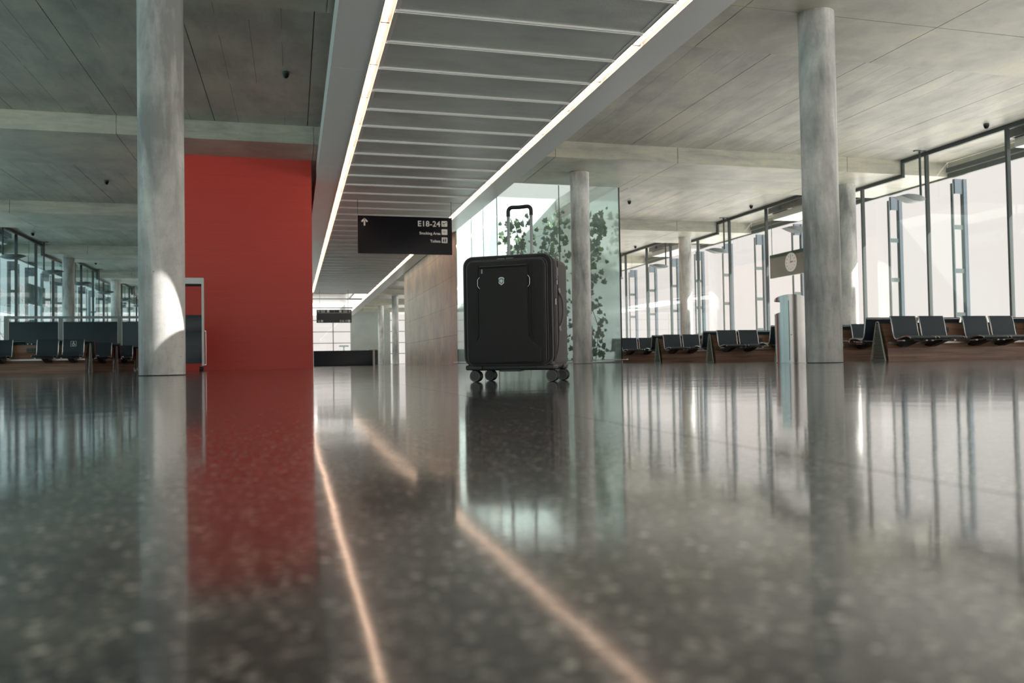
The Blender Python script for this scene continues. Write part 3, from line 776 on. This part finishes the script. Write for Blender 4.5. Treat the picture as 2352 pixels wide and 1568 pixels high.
# ------------------------------------------------------------------ seating
SEATP = [(0.02, 0.865), (-0.005, 0.80), (-0.03, 0.68), (-0.05, 0.56), (-0.075, 0.465), (-0.115, 0.418), (-0.17, 0.408), (-0.24, 0.425), (-0.34, 0.450), (-0.44, 0.452), (-0.50, 0.435), (-0.52, 0.415)]
def offset(p, d):
    o = []
    for i in range(len(p)):
        a = p[max(i-1, 0)]; b = p[min(i+1, len(p)-1)]; t = Vector((b[0]-a[0], b[1]-a[1])).normalized()
        o.append((p[i][0]-t.y*d, p[i][1]+t.x*d))
    return o
SEATM = {}
def seat_meshes(w):
    if w in SEATM: return SEATM[w]
    out = SEATP+offset(SEATP, -0.022)[::-1]
    n = len(out); N_ = len(SEATP); mb = MB()
    vs = [(x, u, z) for x in (-w/2+0.012, w/2-0.012) for u, z in out]
    fs = [(i, (i+1) % n, n+(i+1) % n, n+i) for i in range(n)]
    for o_ in (0, n): fs += [(o_+i, o_+i+1, o_+n-2-i, o_+n-1-i) for i in range(N_-1)]
    shell = MB().add(vs, fs).mesh('seat', M['leather'])
    fr = MB()
    for x in (-w/2, w/2): fr.tube([(x, u, z) for u, z in offset(SEATP, -0.011)], 0.013, 8)
    fr.tube([(-w/2, 0.01, 0.845), (w/2, 0.01, 0.845)], 0.008, 6)
    frame = fr.mesh('side_frame', M['chrome'])
    br = MB()
    br.prism([(-0.36, 0.40), (0.06, 0.38), (0.10, 0.30), (-0.02, 0.27), (-0.16, 0.31), (-0.36, 0.37)], -0.07, 0.07, 'x')
    bracket = br.mesh('seat_bracket', M['rubber'])
    ar = MB()
    for x in (-w/2+0.03, w/2-0.03): ar.rslab(x-0.03, x+0.03, -0.33, -0.15, 0.02, 0.375, 0.40, 0.005, ax='z')
    clamp = ar.mesh('seat_clamp', M['alu'])
    SEATM[w] = (shell, frame, bracket, clamp); return SEATM[w]
def add_seat(par, x, back, w, badge=False):
    sh, fr, br, cl = seat_meshes(w)
    s = put('seat', sh, par, (x, 0.27 if back else -0.27, 0), (0, 0, PI if back else 0))
    put('side_frame', fr, s); put('seat_bracket', br, s); put('seat_clamp', cl, s)
    if badge:
        z0 = 0.76; yb = 0.0
        mb = MB()
        th = math.atan2(0.065, 0.0+0.25)
        def P_(u, v): return (u, -0.0395+(v)*0.21, 0.76+v)
        def ln(p, q, t=0.004):
            d = Vector((q[0]-p[0], q[1]-p[1])).normalized(); nn = Vector((-d.y, d.x))*t
            mb.add([P_(p[0]-nn.x, p[1]-nn.y), P_(q[0]-nn.x, q[1]-nn.y), P_(q[0]+nn.x, q[1]+nn.y), P_(p[0]+nn.x, p[1]+nn.y)], [(0, 1, 2, 3)])
        r = 0.065
        for p, q in (((-r, -r), (r, -r)), ((r, -r), (r, r)), ((r, r), (-r, r)), ((-r, r), (-r, -r))): ln(p, q, 0.0035)
        ln((0.0, 0.035), (0.0, -0.005), 0.012); ln((0, 0), (0.028, -0.006), 0.008); ln((0.028, -0.004), (0.038, -0.035), 0.008)
        mb.add([P_(0.012*math.cos(a), 0.05+0.012*math.sin(a)) for a in [i*PI/5 for i in range(10)]], [tuple(range(10))])
        for i in range(12):
            a = PI*0.75+PI*1.15*i/12; b = PI*0.75+PI*1.15*(i+1)/12
            ln((0.032*math.cos(a), -0.015+0.032*math.sin(a)), (0.032*math.cos(b), -0.015+0.032*math.sin(b)), 0.006)
        bd = mb.link('wheelchair_symbol', M['whiteink'], s, False); bd['label'] = 'white wheelchair symbol in a square outline'
    return s
def bench(x0, y, npair, sgn, label, pitch=0.655, pair=1.69, w=0.575, badge=False):
    """x0 = end with the slatted guard; sgn=+1: runs to +x, -1: runs to -x"""
    o = empty('waiting_bench', (x0, y, 0)); tag(o, label, 'bench', None)
    L = pair*npair+0.1
    a, b = (0.05, L) if sgn > 0 else (-L, -0.05)
    core = [(-0.19, 0.0), (0.19, 0.0), (0.17, 0.25), (0.085, 0.55), (0.07, 0.735), (-0.07, 0.735), (-0.085, 0.55), (-0.17, 0.25)]
    nseg = max(1, npair//2); st = (b-a)/nseg
    for i in range(nseg): MB().prism(core, a+i*st+0.003, a+(i+1)*st-0.003, 'x').link('wooden_core', M['wood'], o, False)
    MB().box(a, b, -0.075, 0.075, 0.735, 0.75).link('top_rail', M['frame'], o, False)
    MB().box(a, b, -0.22, -0.195, 0.335, 0.375).box(a, b, 0.195, 0.22, 0.335, 0.375).link('seat_beam', M['alu'], o, False)
    # slatted A-shaped guard at the end
    xg = -0.03*sgn; arc = []
    H = 0.77; bw = 0.205; tw = 0.042
    arc = [(-bw, 0.0), (-tw, H-0.05)]+[(-tw*math.cos(t), H-0.05+0.05*math.sin(t)) for t in [PI*i/8 for i in range(1, 8)]]+[(tw, H-0.05), (bw, 0.0)]
    MB().tube([(xg, u, z) for u, z in arc], 0.013, 8).tube([(xg, -bw, 0.012), (xg, bw, 0.012)], 0.011, 6).link('guard_frame', M['guard'], o)
    mb = MB(); ns = 25
    for i in range(ns):
        z = 0.03+(H-0.09)*i/(ns-1); hw = bw+(tw-bw)*z/(H-0.05)
        mb.box(xg-0.02, xg+0.02, -hw, hw, z, z+0.012)
    mb.link('guard_slats', M['guard'], o, False)
    MB().prism([(-bw+.02, 0.02), (bw-.02, 0.02), (tw-.01, H-.05), (-tw+.01, H-.05)], xg+sgn*0.03, xg+sgn*0.04, 'x').link('guard_back', M['black'], o, False)
    for i in range(npair):
        for j in range(2):
            xx = sgn*(0.05+w/2+i*pair+j*pitch)
            add_seat(o, xx, False, w, badge and i == 0 and j == 0)
            add_seat(o, xx-sgn*0.12, True, w)
        xs_ = sgn*(0.05+i*pair+pitch*2+0.10)
        f = MB().rslab(xs_-0.10, xs_+0.10, 0.55, 0.66, 0.008, -0.12, -0.075, 0.003).link('power_outlet', M['frame'], o)
        for q in (-0.05, 0.0, 0.05): MB().cyl((xs_+q, -0.1205, 0.605), (xs_+q, -0.124, 0.605), 0.016, n=10).link('socket', M['rubber'], f)
    return o
RB = ['black leather seats in the nearest right row with wooden core, at the right picture edge', 'black leather seat row just behind the steel bin and large right column',
      'black leather seat row left of the steel bin, third from the front', 'black leather seat row fourth from the front, below the slim distant column', 'farthest black leather seat row on the right, touching the courtyard glass edge']
for i, lab in enumerate(RB):
    yb = 13.6+3.35*i
    bench(11.13, yb, 4, 1, lab)
LB = ['nearest left row of black seats, with the wheelchair symbol seat', 'second left row of black seats, behind the first slatted guard', 'farthest left row of black seats, next to the left column']
for i, lab in enumerate(LB): bench(-5.21, 23.75+3.35*i, 4 if i == 0 else 3, -1, lab, pitch=0.60, pair=1.66, w=0.5, badge=(i == 0))

# ------------------------------------------------------------------ stainless litter bin
def bin_():
    o = empty('litter_bin', (9.0, 13.35, 0)); tag(o, 'tall cylindrical stainless steel litter bin with hooded top', 'bin')
    r = 0.29
    MB().lathe([(r+0.005, 0), (r+0.005, 0.015)], n=48).link('base_plate', M['alu'], o)
    # lower body with sloped rim: taller at the back
    n = 64; vs = []; fs = []
    OPEN = math.radians(140)   # direction the mouth faces (towards -x)
    def ztop(a):
        c = math.cos(a-OPEN); return 0.98-0.07*max(0, c)
    for zz_ in ('b', 't'):
        for i in range(n):
            a = 2*PI*i/n; z = 0.015 if zz_ == 'b' else ztop(a)
            vs.append((r*math.cos(a), r*math.sin(a), z))
    fs = [(i, (i+1) % n, n+(i+1) % n, n+i) for i in range(n)]+[tuple(range(n, 2*n))]
    MB().add(vs, fs).link('body', M['steel'], o)
    # rear shell above the rim, leaving the mouth open
    mb = MB(); seg = []
    for i in range(n+1):
        a = OPEN+math.radians(57)+(2*PI-math.radians(114))*i/n; seg.append((r*math.cos(a), r*math.sin(a)))
    vs = [(x, y, 0.93) for x, y in seg]+[(x, y, 1.16) for x, y in seg]
    mb.add(vs, [(i, i+1, n+2+i, n+1+i) for i in range(n)])
    mb.link('rear_shell', M['steel'], o)
    MB().box(0.155, 0.162, -0.24, 0.24, 0.93, 1.16).xf(Matrix.Rotation(math.radians(140), 4, 'Z')).link('inner_flap', M['steel'], o, False)
    # arched hood: cylinder cut by a barrel vault running front to back
    vs = []; K = 8
    def hz(x, y):
        x = x*math.cos(math.radians(-34))+y*math.sin(math.radians(-34))
        return 1.16+0.105*math.sqrt(max(0, 1-(x/0.30)**2))
    for j in range(K+1):
        for i in range(n):
            a = 2*PI*i/n; rr = r*(1-j/K*0.999); x = rr*math.cos(a); y = rr*math.sin(a); vs.append((x, y, hz(x, y)))
    lo = [(r*math.cos(2*PI*i/n), r*math.sin(2*PI*i/n), 1.155) for i in range(n)]
    base = len(vs); vs += lo
    fs = [(j*n+i, j*n+(i+1) % n, (j+1)*n+(i+1) % n, (j+1)*n+i) for j in range(K) for i in range(n)]
    fs += [(base+i, base+(i+1) % n, (i+1) % n, i) for i in range(n)]+[tuple(base+i for i in range(n))[::-1]]
    MB().add(vs, fs).link('hood', M['steel'], o)
    a = math.radians(229); x, y = (r+0.001)*math.cos(a), (r+0.001)*math.sin(a)
    MB().box(x-0.004, x+0.004, y-0.003, y+0.003, 0.05, 1.15).link('door_seam', M['black'], o, False)
    a = math.radians(236); x, y = r*math.cos(a), r*math.sin(a)
    MB().cyl((x*.99, y*.99, 0.52), (x*1.015, y*1.015, 0.52), 0.008, n=12).link('lock', M['black'], o)
bin_()

# ------------------------------------------------------------------ kiosk, partition, counter
def kiosk():
    o = empty('display_stand', (-2.72, 21.5, 0)); tag(o, 'white-framed display stand on castors before red wall, half behind column', 'display stand')
    for x in (-0.59, 0.55): MB().rslab(x, x+0.05, 0.12, 2.31, 0.008, -0.06, 0.06, 0.004).link('post', M['white'], o)
    h = MB().rslab(-0.54, 0.55, 2.16, 2.31, 0.004, -0.05, 0.05, 0.003).link('header', M['white'], o)
    MB().box(-0.54, 0.55, -0.045, 0.045, 2.10, 2.16).link('black_band', M['signblack'], o, False)
    MB().rslab(-0.54, 0.55, 1.0, 1.39, 0.004, -0.02, 0.02, 0.003).link('lower_panel', M['darkblue'], o)
    MB().rslab(-0.54, 0.55, 0.19, 0.996, 0.004, -0.02, 0.02, 0.003).link('lower_panel', M['darkblue'], o)
    MB().cyl((0.64, 0, 0.15), (0.64, 0, 1.0), 0.008).link('side_rod', M['chrome'], o)
    MB().box(0.595, 0.645, -0.006, 0.006, 0.985, 1.0).box(0.595, 0.645, -0.006, 0.006, 0.15, 0.165).link('rod_bracket', M['chrome'], o, False)
    for x in (-0.5, 0.52):
        for y in (-0.12, 0.12):
            MB().cyl((x-0.02, y, 0.055), (x+0.04, y, 0.055), 0.055, n=20).link('castor', M['rubber'], o)
    for x in (-0.565, 0.575): MB().box(x-0.03, x+0.03, -0.2, 0.2, 0.1, 0.13).link('foot', M['frame'], o, False)
kiosk()
def partition():
    o = empty('glass_partition', (-8, 34, 0)); tag(o, 'tall dark smoked-glass partition with light grey posts behind left benches', 'partition')
    P_ = (-2.24, -0.42, 1.62, 3.5)
    for x in P_: MB().box(x-0.07, x+0.07, -0.05, 0.05, 0, 2.0).link('post', M['railgrey'], o, False)
    MB().box(-2.3, 3.6, -0.06, 0.06, 2.0, 2.09).link('top_rail', M['railgrey'], o, False)
    for i, (a, b) in enumerate(zip(P_[:-1], P_[1:])):
        p = MB().rslab(a+0.09, b-0.09, 0.1, 1.88, 0.01, -0.02, 0.02, 0.003).link('dark_panel' if i < 2 else 'grey_panel', M['darkblue'] if i < 2 else M['post'], o)
partition()
def counter():
    o = empty('gate_counter', (3.07, 52, 0)); tag(o, 'dark blue gate counter with white end at the corridor end', 'counter')
    MB().rslab(-1.83, 1.80, 0.03, 0.955, 0.01, -0.03, 0.5, 0.006).link('front_panel', M['darkblue'], o)
    MB().box(-1.83, 1.8, 0.0, 0.45, 0, 0.03).link('plinth', M['black'], o, False)
    MB().rslab(1.55, 2.15, -0.05, 1.2, 0.01, 0.96, 1.01, 0.005, ax='z').link('worktop', M['white'], o)
    MB().box(1.81, 1.93, -0.04, 0.04, 0, 0.96).link('end_post', M['white'], o, False)
    MB().box(1.86, 2.13, 0.1, 1.1, 0.02, 0.96).link('cabinet', M['post'], o, False)
counter()

# ------------------------------------------------------------------ outside
g_ = MB().box(-400, 400, -300, 700, -4.2, -4.0).link('floor_outside', mat('apron_concrete', (0.52, 0.52, 0.50), 0.8), None, False)
struct(g_, 'pale concrete apron outside the terminal')
o = empty('light_mast', (9.5, 160, -4)); tag(o, 'thin light mast outside beyond the corridor end windows', 'mast')
MB().cyl((0, 0, 0), (0, 0, 7.6), 0.14, 0.1, 10).link('pole', M['frame2'], o); MB().box(-0.9, 0.9, -0.2, 0.2, 7.4, 7.7).link('lamp_head', M['frame2'], o, False)
def bare_tree(x, y, h, label):
    o = empty('bare_tree', (x, y, -4)); tag(o, label, 'tree'); rr = random.Random(4); mb = MB(); tw = MB()
    def br(p, d, L, r, dep):
        q = p+d*L; (mb if dep > 3 else tw).cyl(p, q, r, r*0.65, 5, False)
        if dep == 0: return
        for _ in range(3):
            nd = (d+Vector((rr.uniform(-.7, .7), rr.uniform(-.7, .7), rr.uniform(-.1, .5)))).normalized()
            br(q, nd, L*0.72, r*0.6, dep-1)
    br(Vector((0, 0, 0)), Vector((0, 0, 1)), h*0.3, 0.18, 5)
    bk = mat('bark', (0.30, 0.2, 0.2), 0.9)
    mb.link('trunk', bk, o); tw.link('twigs', bk, o)
bare_tree(-29.0, 100, 15.0, 'bare reddish tree outside beyond the far left windows')

# ------------------------------------------------------------------ suitcase
def suitcase():
    A = math.radians(33)
    CS = empty('suitcase', (1.198, 4.535, 0.0), -A)
    tag(CS, 'large black fabric four-wheeled suitcase with extended handle on the floor', 'suitcase')
    Wd = 0.268
    y0 = -0.02         # front plane
    yb = 0.355
    T = 0.728
    # body
    b = MB().rslab(-Wd+0.004, Wd-0.004, 0.082, T-0.006, 0.045, y0+0.085, yb, 0.018, 10, 5).link('body', M['fab_lit'], CS)
    MB().rslab(-Wd+0.012, Wd-0.012, 0.066, 0.16, 0.03, y0+0.03, yb-0.012, 0.012, 8, 3).link('bottom_tray', M['plastic'], CS)
    # expansion band and front lid
    MB().rslab(-Wd+0.006, Wd-0.006, 0.092, T-0.004, 0.047, y0+0.055, y0+0.10, 0.004, 10, 3).link('expansion_band', M['zip'], CS)
    MB().rslab(-Wd+0.002, Wd-0.002, 0.094, T, 0.056, y0+0.012, y0+0.062, 0.012, 10, 5).link('lid', M['fab'], CS)
    def loop(ins, y, rad, r=0.056, z0=0.094, z1=T, n=10):
        u0, u1, w0, w1 = -Wd+ins, Wd-ins, z0+ins, z1-ins; rr = max(r-ins*0.7, 0.02); o = []
        for cx_, cz, a0 in ((u1-rr, w1-rr, 0), (u0+rr, w1-rr, PI/2), (u0+rr, w0+rr, PI), (u1-rr, w0+rr, 1.5*PI)):
            o += [(cx_+rr*math.cos(a0+PI/2*i/n), y, cz+rr*math.sin(a0+PI/2*i/n)) for i in range(n+1)]
        return MB().tube(o, rad, 8, True)
    loop(0.002, y0+0.016, 0.0045).link('piping', M['piping'], CS)
    loop(0.000, y0+0.060, 0.0035).link('piping', M['piping'], CS)
    loop(0.003, y0+0.098, 0.003).link('piping', M['piping'], CS)
    loop(0.009, y0+0.075, 0.0028).link('zip_line', M['zip'], CS)
    # raised front pocket
    fp = MB().rslab(-Wd+0.030, Wd-0.034, 0.100, T-0.030, 0.038, y0-0.020, y0+0.03, 0.014, 10, 5).link('front_pocket', M['fab'], CS)
    def loop2(u0, u1, w0, w1, rr, y, rad, n=10):
        o = []
        for cx_, cz, a0 in ((u1-rr, w1-rr, 0), (u0+rr, w1-rr, PI/2), (u0+rr, w0+rr, PI), (u1-rr, w0+rr, 1.5*PI)):
            o += [(cx_+rr*math.cos(a0+PI/2*i/n), y, cz+rr*math.sin(a0+PI/2*i/n)) for i in range(n+1)]
        return MB().tube(o, rad, 8, True)
    loop2(-Wd+0.029, Wd-0.033, 0.100, T-0.029, 0.039, y0-0.006, 0.003).link('pocket_piping', M['piping'], fp)
    loop2(-Wd+0.024, Wd-0.027, 0.098, T-0.023, 0.043, y0+0.010, 0.0035).link('pocket_zip', M['piping'], fp)
    # centre panel: straight above, flared below
    cp = [(-0.158, 0.668), (-0.158, 0.262), (-0.168, 0.238), (-0.212, 0.192), (-0.214, 0.118), (-0.2, 0.112), (0.19, 0.112), (0.207, 0.118), (0.208, 0.186), (0.148, 0.236), (0.135, 0.262), (0.135, 0.668)]
    n = len(cp); c0 = Vector((sum(p[0] for p in cp)/n, sum(p[1] for p in cp)/n))
    vs = []
    for ins, y in ((0, y0-0.0195), (0.0, y0-0.024), (0.004, y0-0.028), (0.010, y0-0.029)):
        for u, w_ in cp:
            d = (c0-Vector((u, w_))); L_ = d.length; q = Vector((u, w_))+d/L_*ins; vs.append((q.x, y, q.y))
    fs = [(i*n+j, i*n+(j+1) % n, (i+1)*n+(j+1) % n, (i+1)*n+j) for i in range(3) for j in range(n)]+[tuple(3*n+j for j in range(n))]
    MB().add(vs, fs).link('centre_panel', M['fab'], CS)
    # side pleats (dark folds)
    for u in (-0.166, 0.146, 0.162):
        MB().tube([(u, y0-0.021, 0.675), (u, y0-0.023, 0.5), (u, y0-0.023, 0.28), (u+(-0.008 if u < 0 else 0.008), y0-0.021, 0.245)], 0.0035, 6).link('pleat', M['zip'], CS)
    # top pocket zip with flap
    MB().tube([(-0.152, y0-0.030, 0.655), (0.13, y0-0.030, 0.658)], 0.003, 6).link('pocket_zip', M['zip'], CS)
    MB().rslab(-0.152, 0.13, 0.660, 0.669, 0.003, y0-0.034, y0-0.026, 0.003).link('zip_flap', M['plastic'], CS)
    z = MB(); z.rslab(-0.140, -0.130, 0.624, 0.650, 0.003, y0-0.038, y0-0.034, 0.001); z.link('zip_puller', M['badge'], CS)
    z = MB(); z.rslab(-0.055, -0.008, T-0.022, T-0.017, 0.002, y0+0.0, y0+0.008, 0.001); z.rslab(0.000, 0.045, T-0.021, T-0.016, 0.002, y0+0.0, y0+0.008, 0.001)
    z.link('zip_puller', M['badge'], CS)
    # silver brackets
    for s_, u in ((-1, -0.163), (1, 0.150)):
        u_ = u; pts = [(u_-s_*0.012, y0-0.031, 0.605), (u_-s_*0.002, y0-0.032, 0.593), (u_, y0-0.032, 0.585), (u_, y0-0.032, 0.558), (u_-s_*0.002, y0-0.032, 0.550), (u_-s_*0.012, y0-0.031, 0.537)]
        MB().tube(pts, 0.0021, 8).link('silver_bracket', M['silver'], CS)
    # shield badge
    def shield(s_, y_a, y_b, mt, name, par):
        o = [(0, -0.024), (-0.0165, -0.012), (-0.0150, 0.002), (-0.0175, 0.016), (-0.010, 0.021), (0, 0.0225), (0.010, 0.021), (0.0175, 0.016), (0.0150, 0.002), (0.0165, -0.012)]
        return MB().prism([(-0.018+x*s_, 0.577+z_*s_) for x, z_ in o], y_a, y_b).link(name, mt, par, False)
    bd = shield(1.0, y0-0.034, y0-0.028, M['silver'], 'badge', CS); bd['label'] = 'silver shield emblem with a cross'
    shield(0.84, y0-0.0350, y0-0.0338, M['badge'], 'badge_field', bd)
    c_ = MB(); c_.box(-0.018-0.0024, -0.018+0.0024, y0-0.0362, y0-0.0348, 0.577-0.0085, 0.577+0.0085); c_.box(-0.018-0.0085, -0.018+0.0085, y0-0.0362, y0-0.0348, 0.577-0.0024, 0.577+0.0024)
    c_.link('badge_cross', M['silver'], bd, False)
    # corner guards at the bottom front
    for s_ in (-1, 1):
        MB().rslab(min(s_*0.165, s_*(Wd-0.002)), max(s_*0.165, s_*(Wd-0.002)), 0.070, 0.098, 0.010, y0+0.02, y0+0.13, 0.006).link('corner_guard', M['plastic'], CS)
        MB().rslab(min(s_*0.165, s_*(Wd-0.006)), max(s_*0.165, s_*(Wd-0.006)), 0.070, 0.10, 0.010, yb-0.09, yb+0.004, 0.006).link('corner_guard', M['plastic'], CS)
    MB().rslab(-0.06, 0.07, 0.060, 0.072, 0.005, y0+0.03, y0+0.10, 0.003).link('bottom_grip', M['plastic'], CS)
    # wheels: pairs of tyres with hub discs
    R = 0.0345
    for (u, v) in ((-0.215, 0.045), (0.25, 0.045), (-0.215, 0.305), (0.245, 0.305)):
        w_ = MB(); ang = 0.0
        for dv in (-0.0165, 0.0165):
            w_.lathe([(0.020, -0.012), (R-0.004, -0.012), (R-0.001, -0.008), (R, -0.002), (R, 0.002), (R-0.001, 0.008), (R-0.004, 0.012), (0.020, 0.012)], n=36)
            nv = 8*36; w_.v[-nv:] = [tuple(Matrix.Translation((u, v+dv, R)) @ Matrix.Rotation(PI/2, 4, 'X') @ Vector(p)) for p in w_.v[-nv:]]
        wh = w_.link('wheel', M['rubber'], CS)
        h = MB(); h.cyl((u, v-0.0295, R), (u, v-0.0280, R), R-0.007, R-0.006, 30); h.cyl((u, v-0.0305, R), (u, v-0.029, R), 0.010, n=20)
        h.cyl((u, v+0.028, R), (u, v+0.0295, R), R-0.007, n=30); h.link('hub_disc', M['hub'], wh)
        rg = MB(); pts = [(u+(R-0.0055)*math.cos(2*PI*i/32), v-0.0290, R+(R-0.0055)*math.sin(2*PI*i/32)) for i in range(32)]
        rg.tube(pts, 0.0012, 6, True); rg.link('hub_ring', M['badge'], wh)
        MB().box(u-0.006, u+0.006, v-0.004, v+0.004, R, 0.078).cyl((u, v, 0.058), (u, v, 0.078), 0.016, 0.022, 16).link('wheel_fork', M['plastic'], CS)
    # right side: zips, handle, seam
    xs_ = Wd-0.004
    MB().tube([(xs_+0.003, y0+0.145, T-0.03), (xs_+0.004, y0+0.145, 0.45), (xs_+0.004, y0+0.15, 0.3), (xs_+0.004, y0+0.14, 0.22), (xs_+0.003, y0+0.10, 0.15)], 0.0022, 6).link('side_seam', M['zip'], CS)
    hp = [(xs_+0.000, y0+0.165, 0.535), (xs_+0.008, y0+0.17, 0.51), (xs_+0.020, y0+0.18, 0.48), (xs_+0.025, y0+0.185, 0.435), (xs_+0.024, y0+0.185, 0.385), (xs_+0.017, y0+0.18, 0.345), (xs_+0.006, y0+0.17, 0.315), (xs_, y0+0.165, 0.295)]
    h = MB().tube([tuple(0.5*((2*b[i])+(c[i]-a[i])*t_3+(2*a[i]-5*b[i]+4*c[i]-d_[i])*t_3**2+(3*b[i]-a[i]-3*c[i]+d_[i])*t_3**3) for i in range(3)) for a, b, c, d_ in zip([hp[0]]+hp[:-2], hp[:-1], hp[1:], hp[2:]+[hp[-1]]) for t_3 in (0, .25, .5, .75)]+[hp[-1]], 0.0085, 10).link('side_handle', M['handlegrey'], CS); h['label'] = 'grey curved carry handle on the side'
    for a_, b_2 in ((0.54, 0.512), (0.318, 0.29)):
        MB().tube([(xs_+0.002, y0+0.165, a_), (xs_+0.007, y0+0.168, b_2)], 0.0095, 8).link('handle_mount', M['badge'], h)
    lk = MB(); lk.rslab(y0+0.108, y0+0.122, 0.585, 0.660, 0.004, xs_, xs_+0.009, 0.002, ax='x').link('lock', M['badge'], CS)
    for i in range(5): MB().box(xs_+0.009, xs_+0.012, y0+0.110, y0+0.120, 0.61+i*0.009, 0.614+i*0.009).link('lock_dial', M['silver'], CS, False)
    MB().rslab(y0+0.110, y0+0.119, 0.555, 0.585, 0.003, xs_+0.002, xs_+0.009, 0.001, ax='x').link('zip_puller', M['silver'], CS)
    MB().rslab(y0+0.072, y0+0.081, 0.435, 0.475, 0.003, xs_+0.002, xs_+0.010, 0.001, ax='x').link('zip_puller', M['silver'], CS)
    # top handle strap
    MB().tube([(-0.08, 0.16, T-0.008), (-0.06, 0.16, T+0.004), (0, 0.16, T+0.008), (0.06, 0.16, T+0.004), (0.08, 0.16, T-0.008)], 0.006, 8, flat=2).link('top_handle', M['grip'], CS)
    # telescopic handle
    hv = 0.28; hu = -0.006; hs = 0.073; top = 1.062
    for s_ in (-1, 1):
        x_ = hu+s_*hs
        pm = MB().rslab(x_-0.0085, x_+0.0085, hv-0.006, hv+0.006, 0.004, T-0.03, 1.034, 0.001, ax='z').link('pole', M['pole'], CS)
        MB().rslab(x_-0.014, x_+0.014, hv-0.012, hv+0.012, 0.004, T-0.012, T+0.004, 0.002, ax='z').link('pole_collar', M['plastic'], CS)
    pts = [(hu-hs, hv, 1.005), (hu-hs, hv, top-0.028)]+[(hu-hs+0.026-0.026*math.cos(t_2), hv, top-0.028+0.026*math.sin(t_2)) for t_2 in [PI/2*i/6 for i in range(1, 7)]]
    pts += [(hu-0.03, hv, top-0.003), (hu, hv, top-0.004), (hu+0.03, hv, top-0.003)]
    pts += [(hu+hs-0.026+0.026*math.sin(t_2), hv, top-0.028+0.026*math.cos(t_2)) for t_2 in [PI/2*i/6 for i in range(0, 6)]]+[(hu+hs, hv, top-0.028), (hu+hs, hv, 1.005)]
    MB().tube(pts, 0.0115, 12).link('grip', M['grip'], CS)
suitcase()
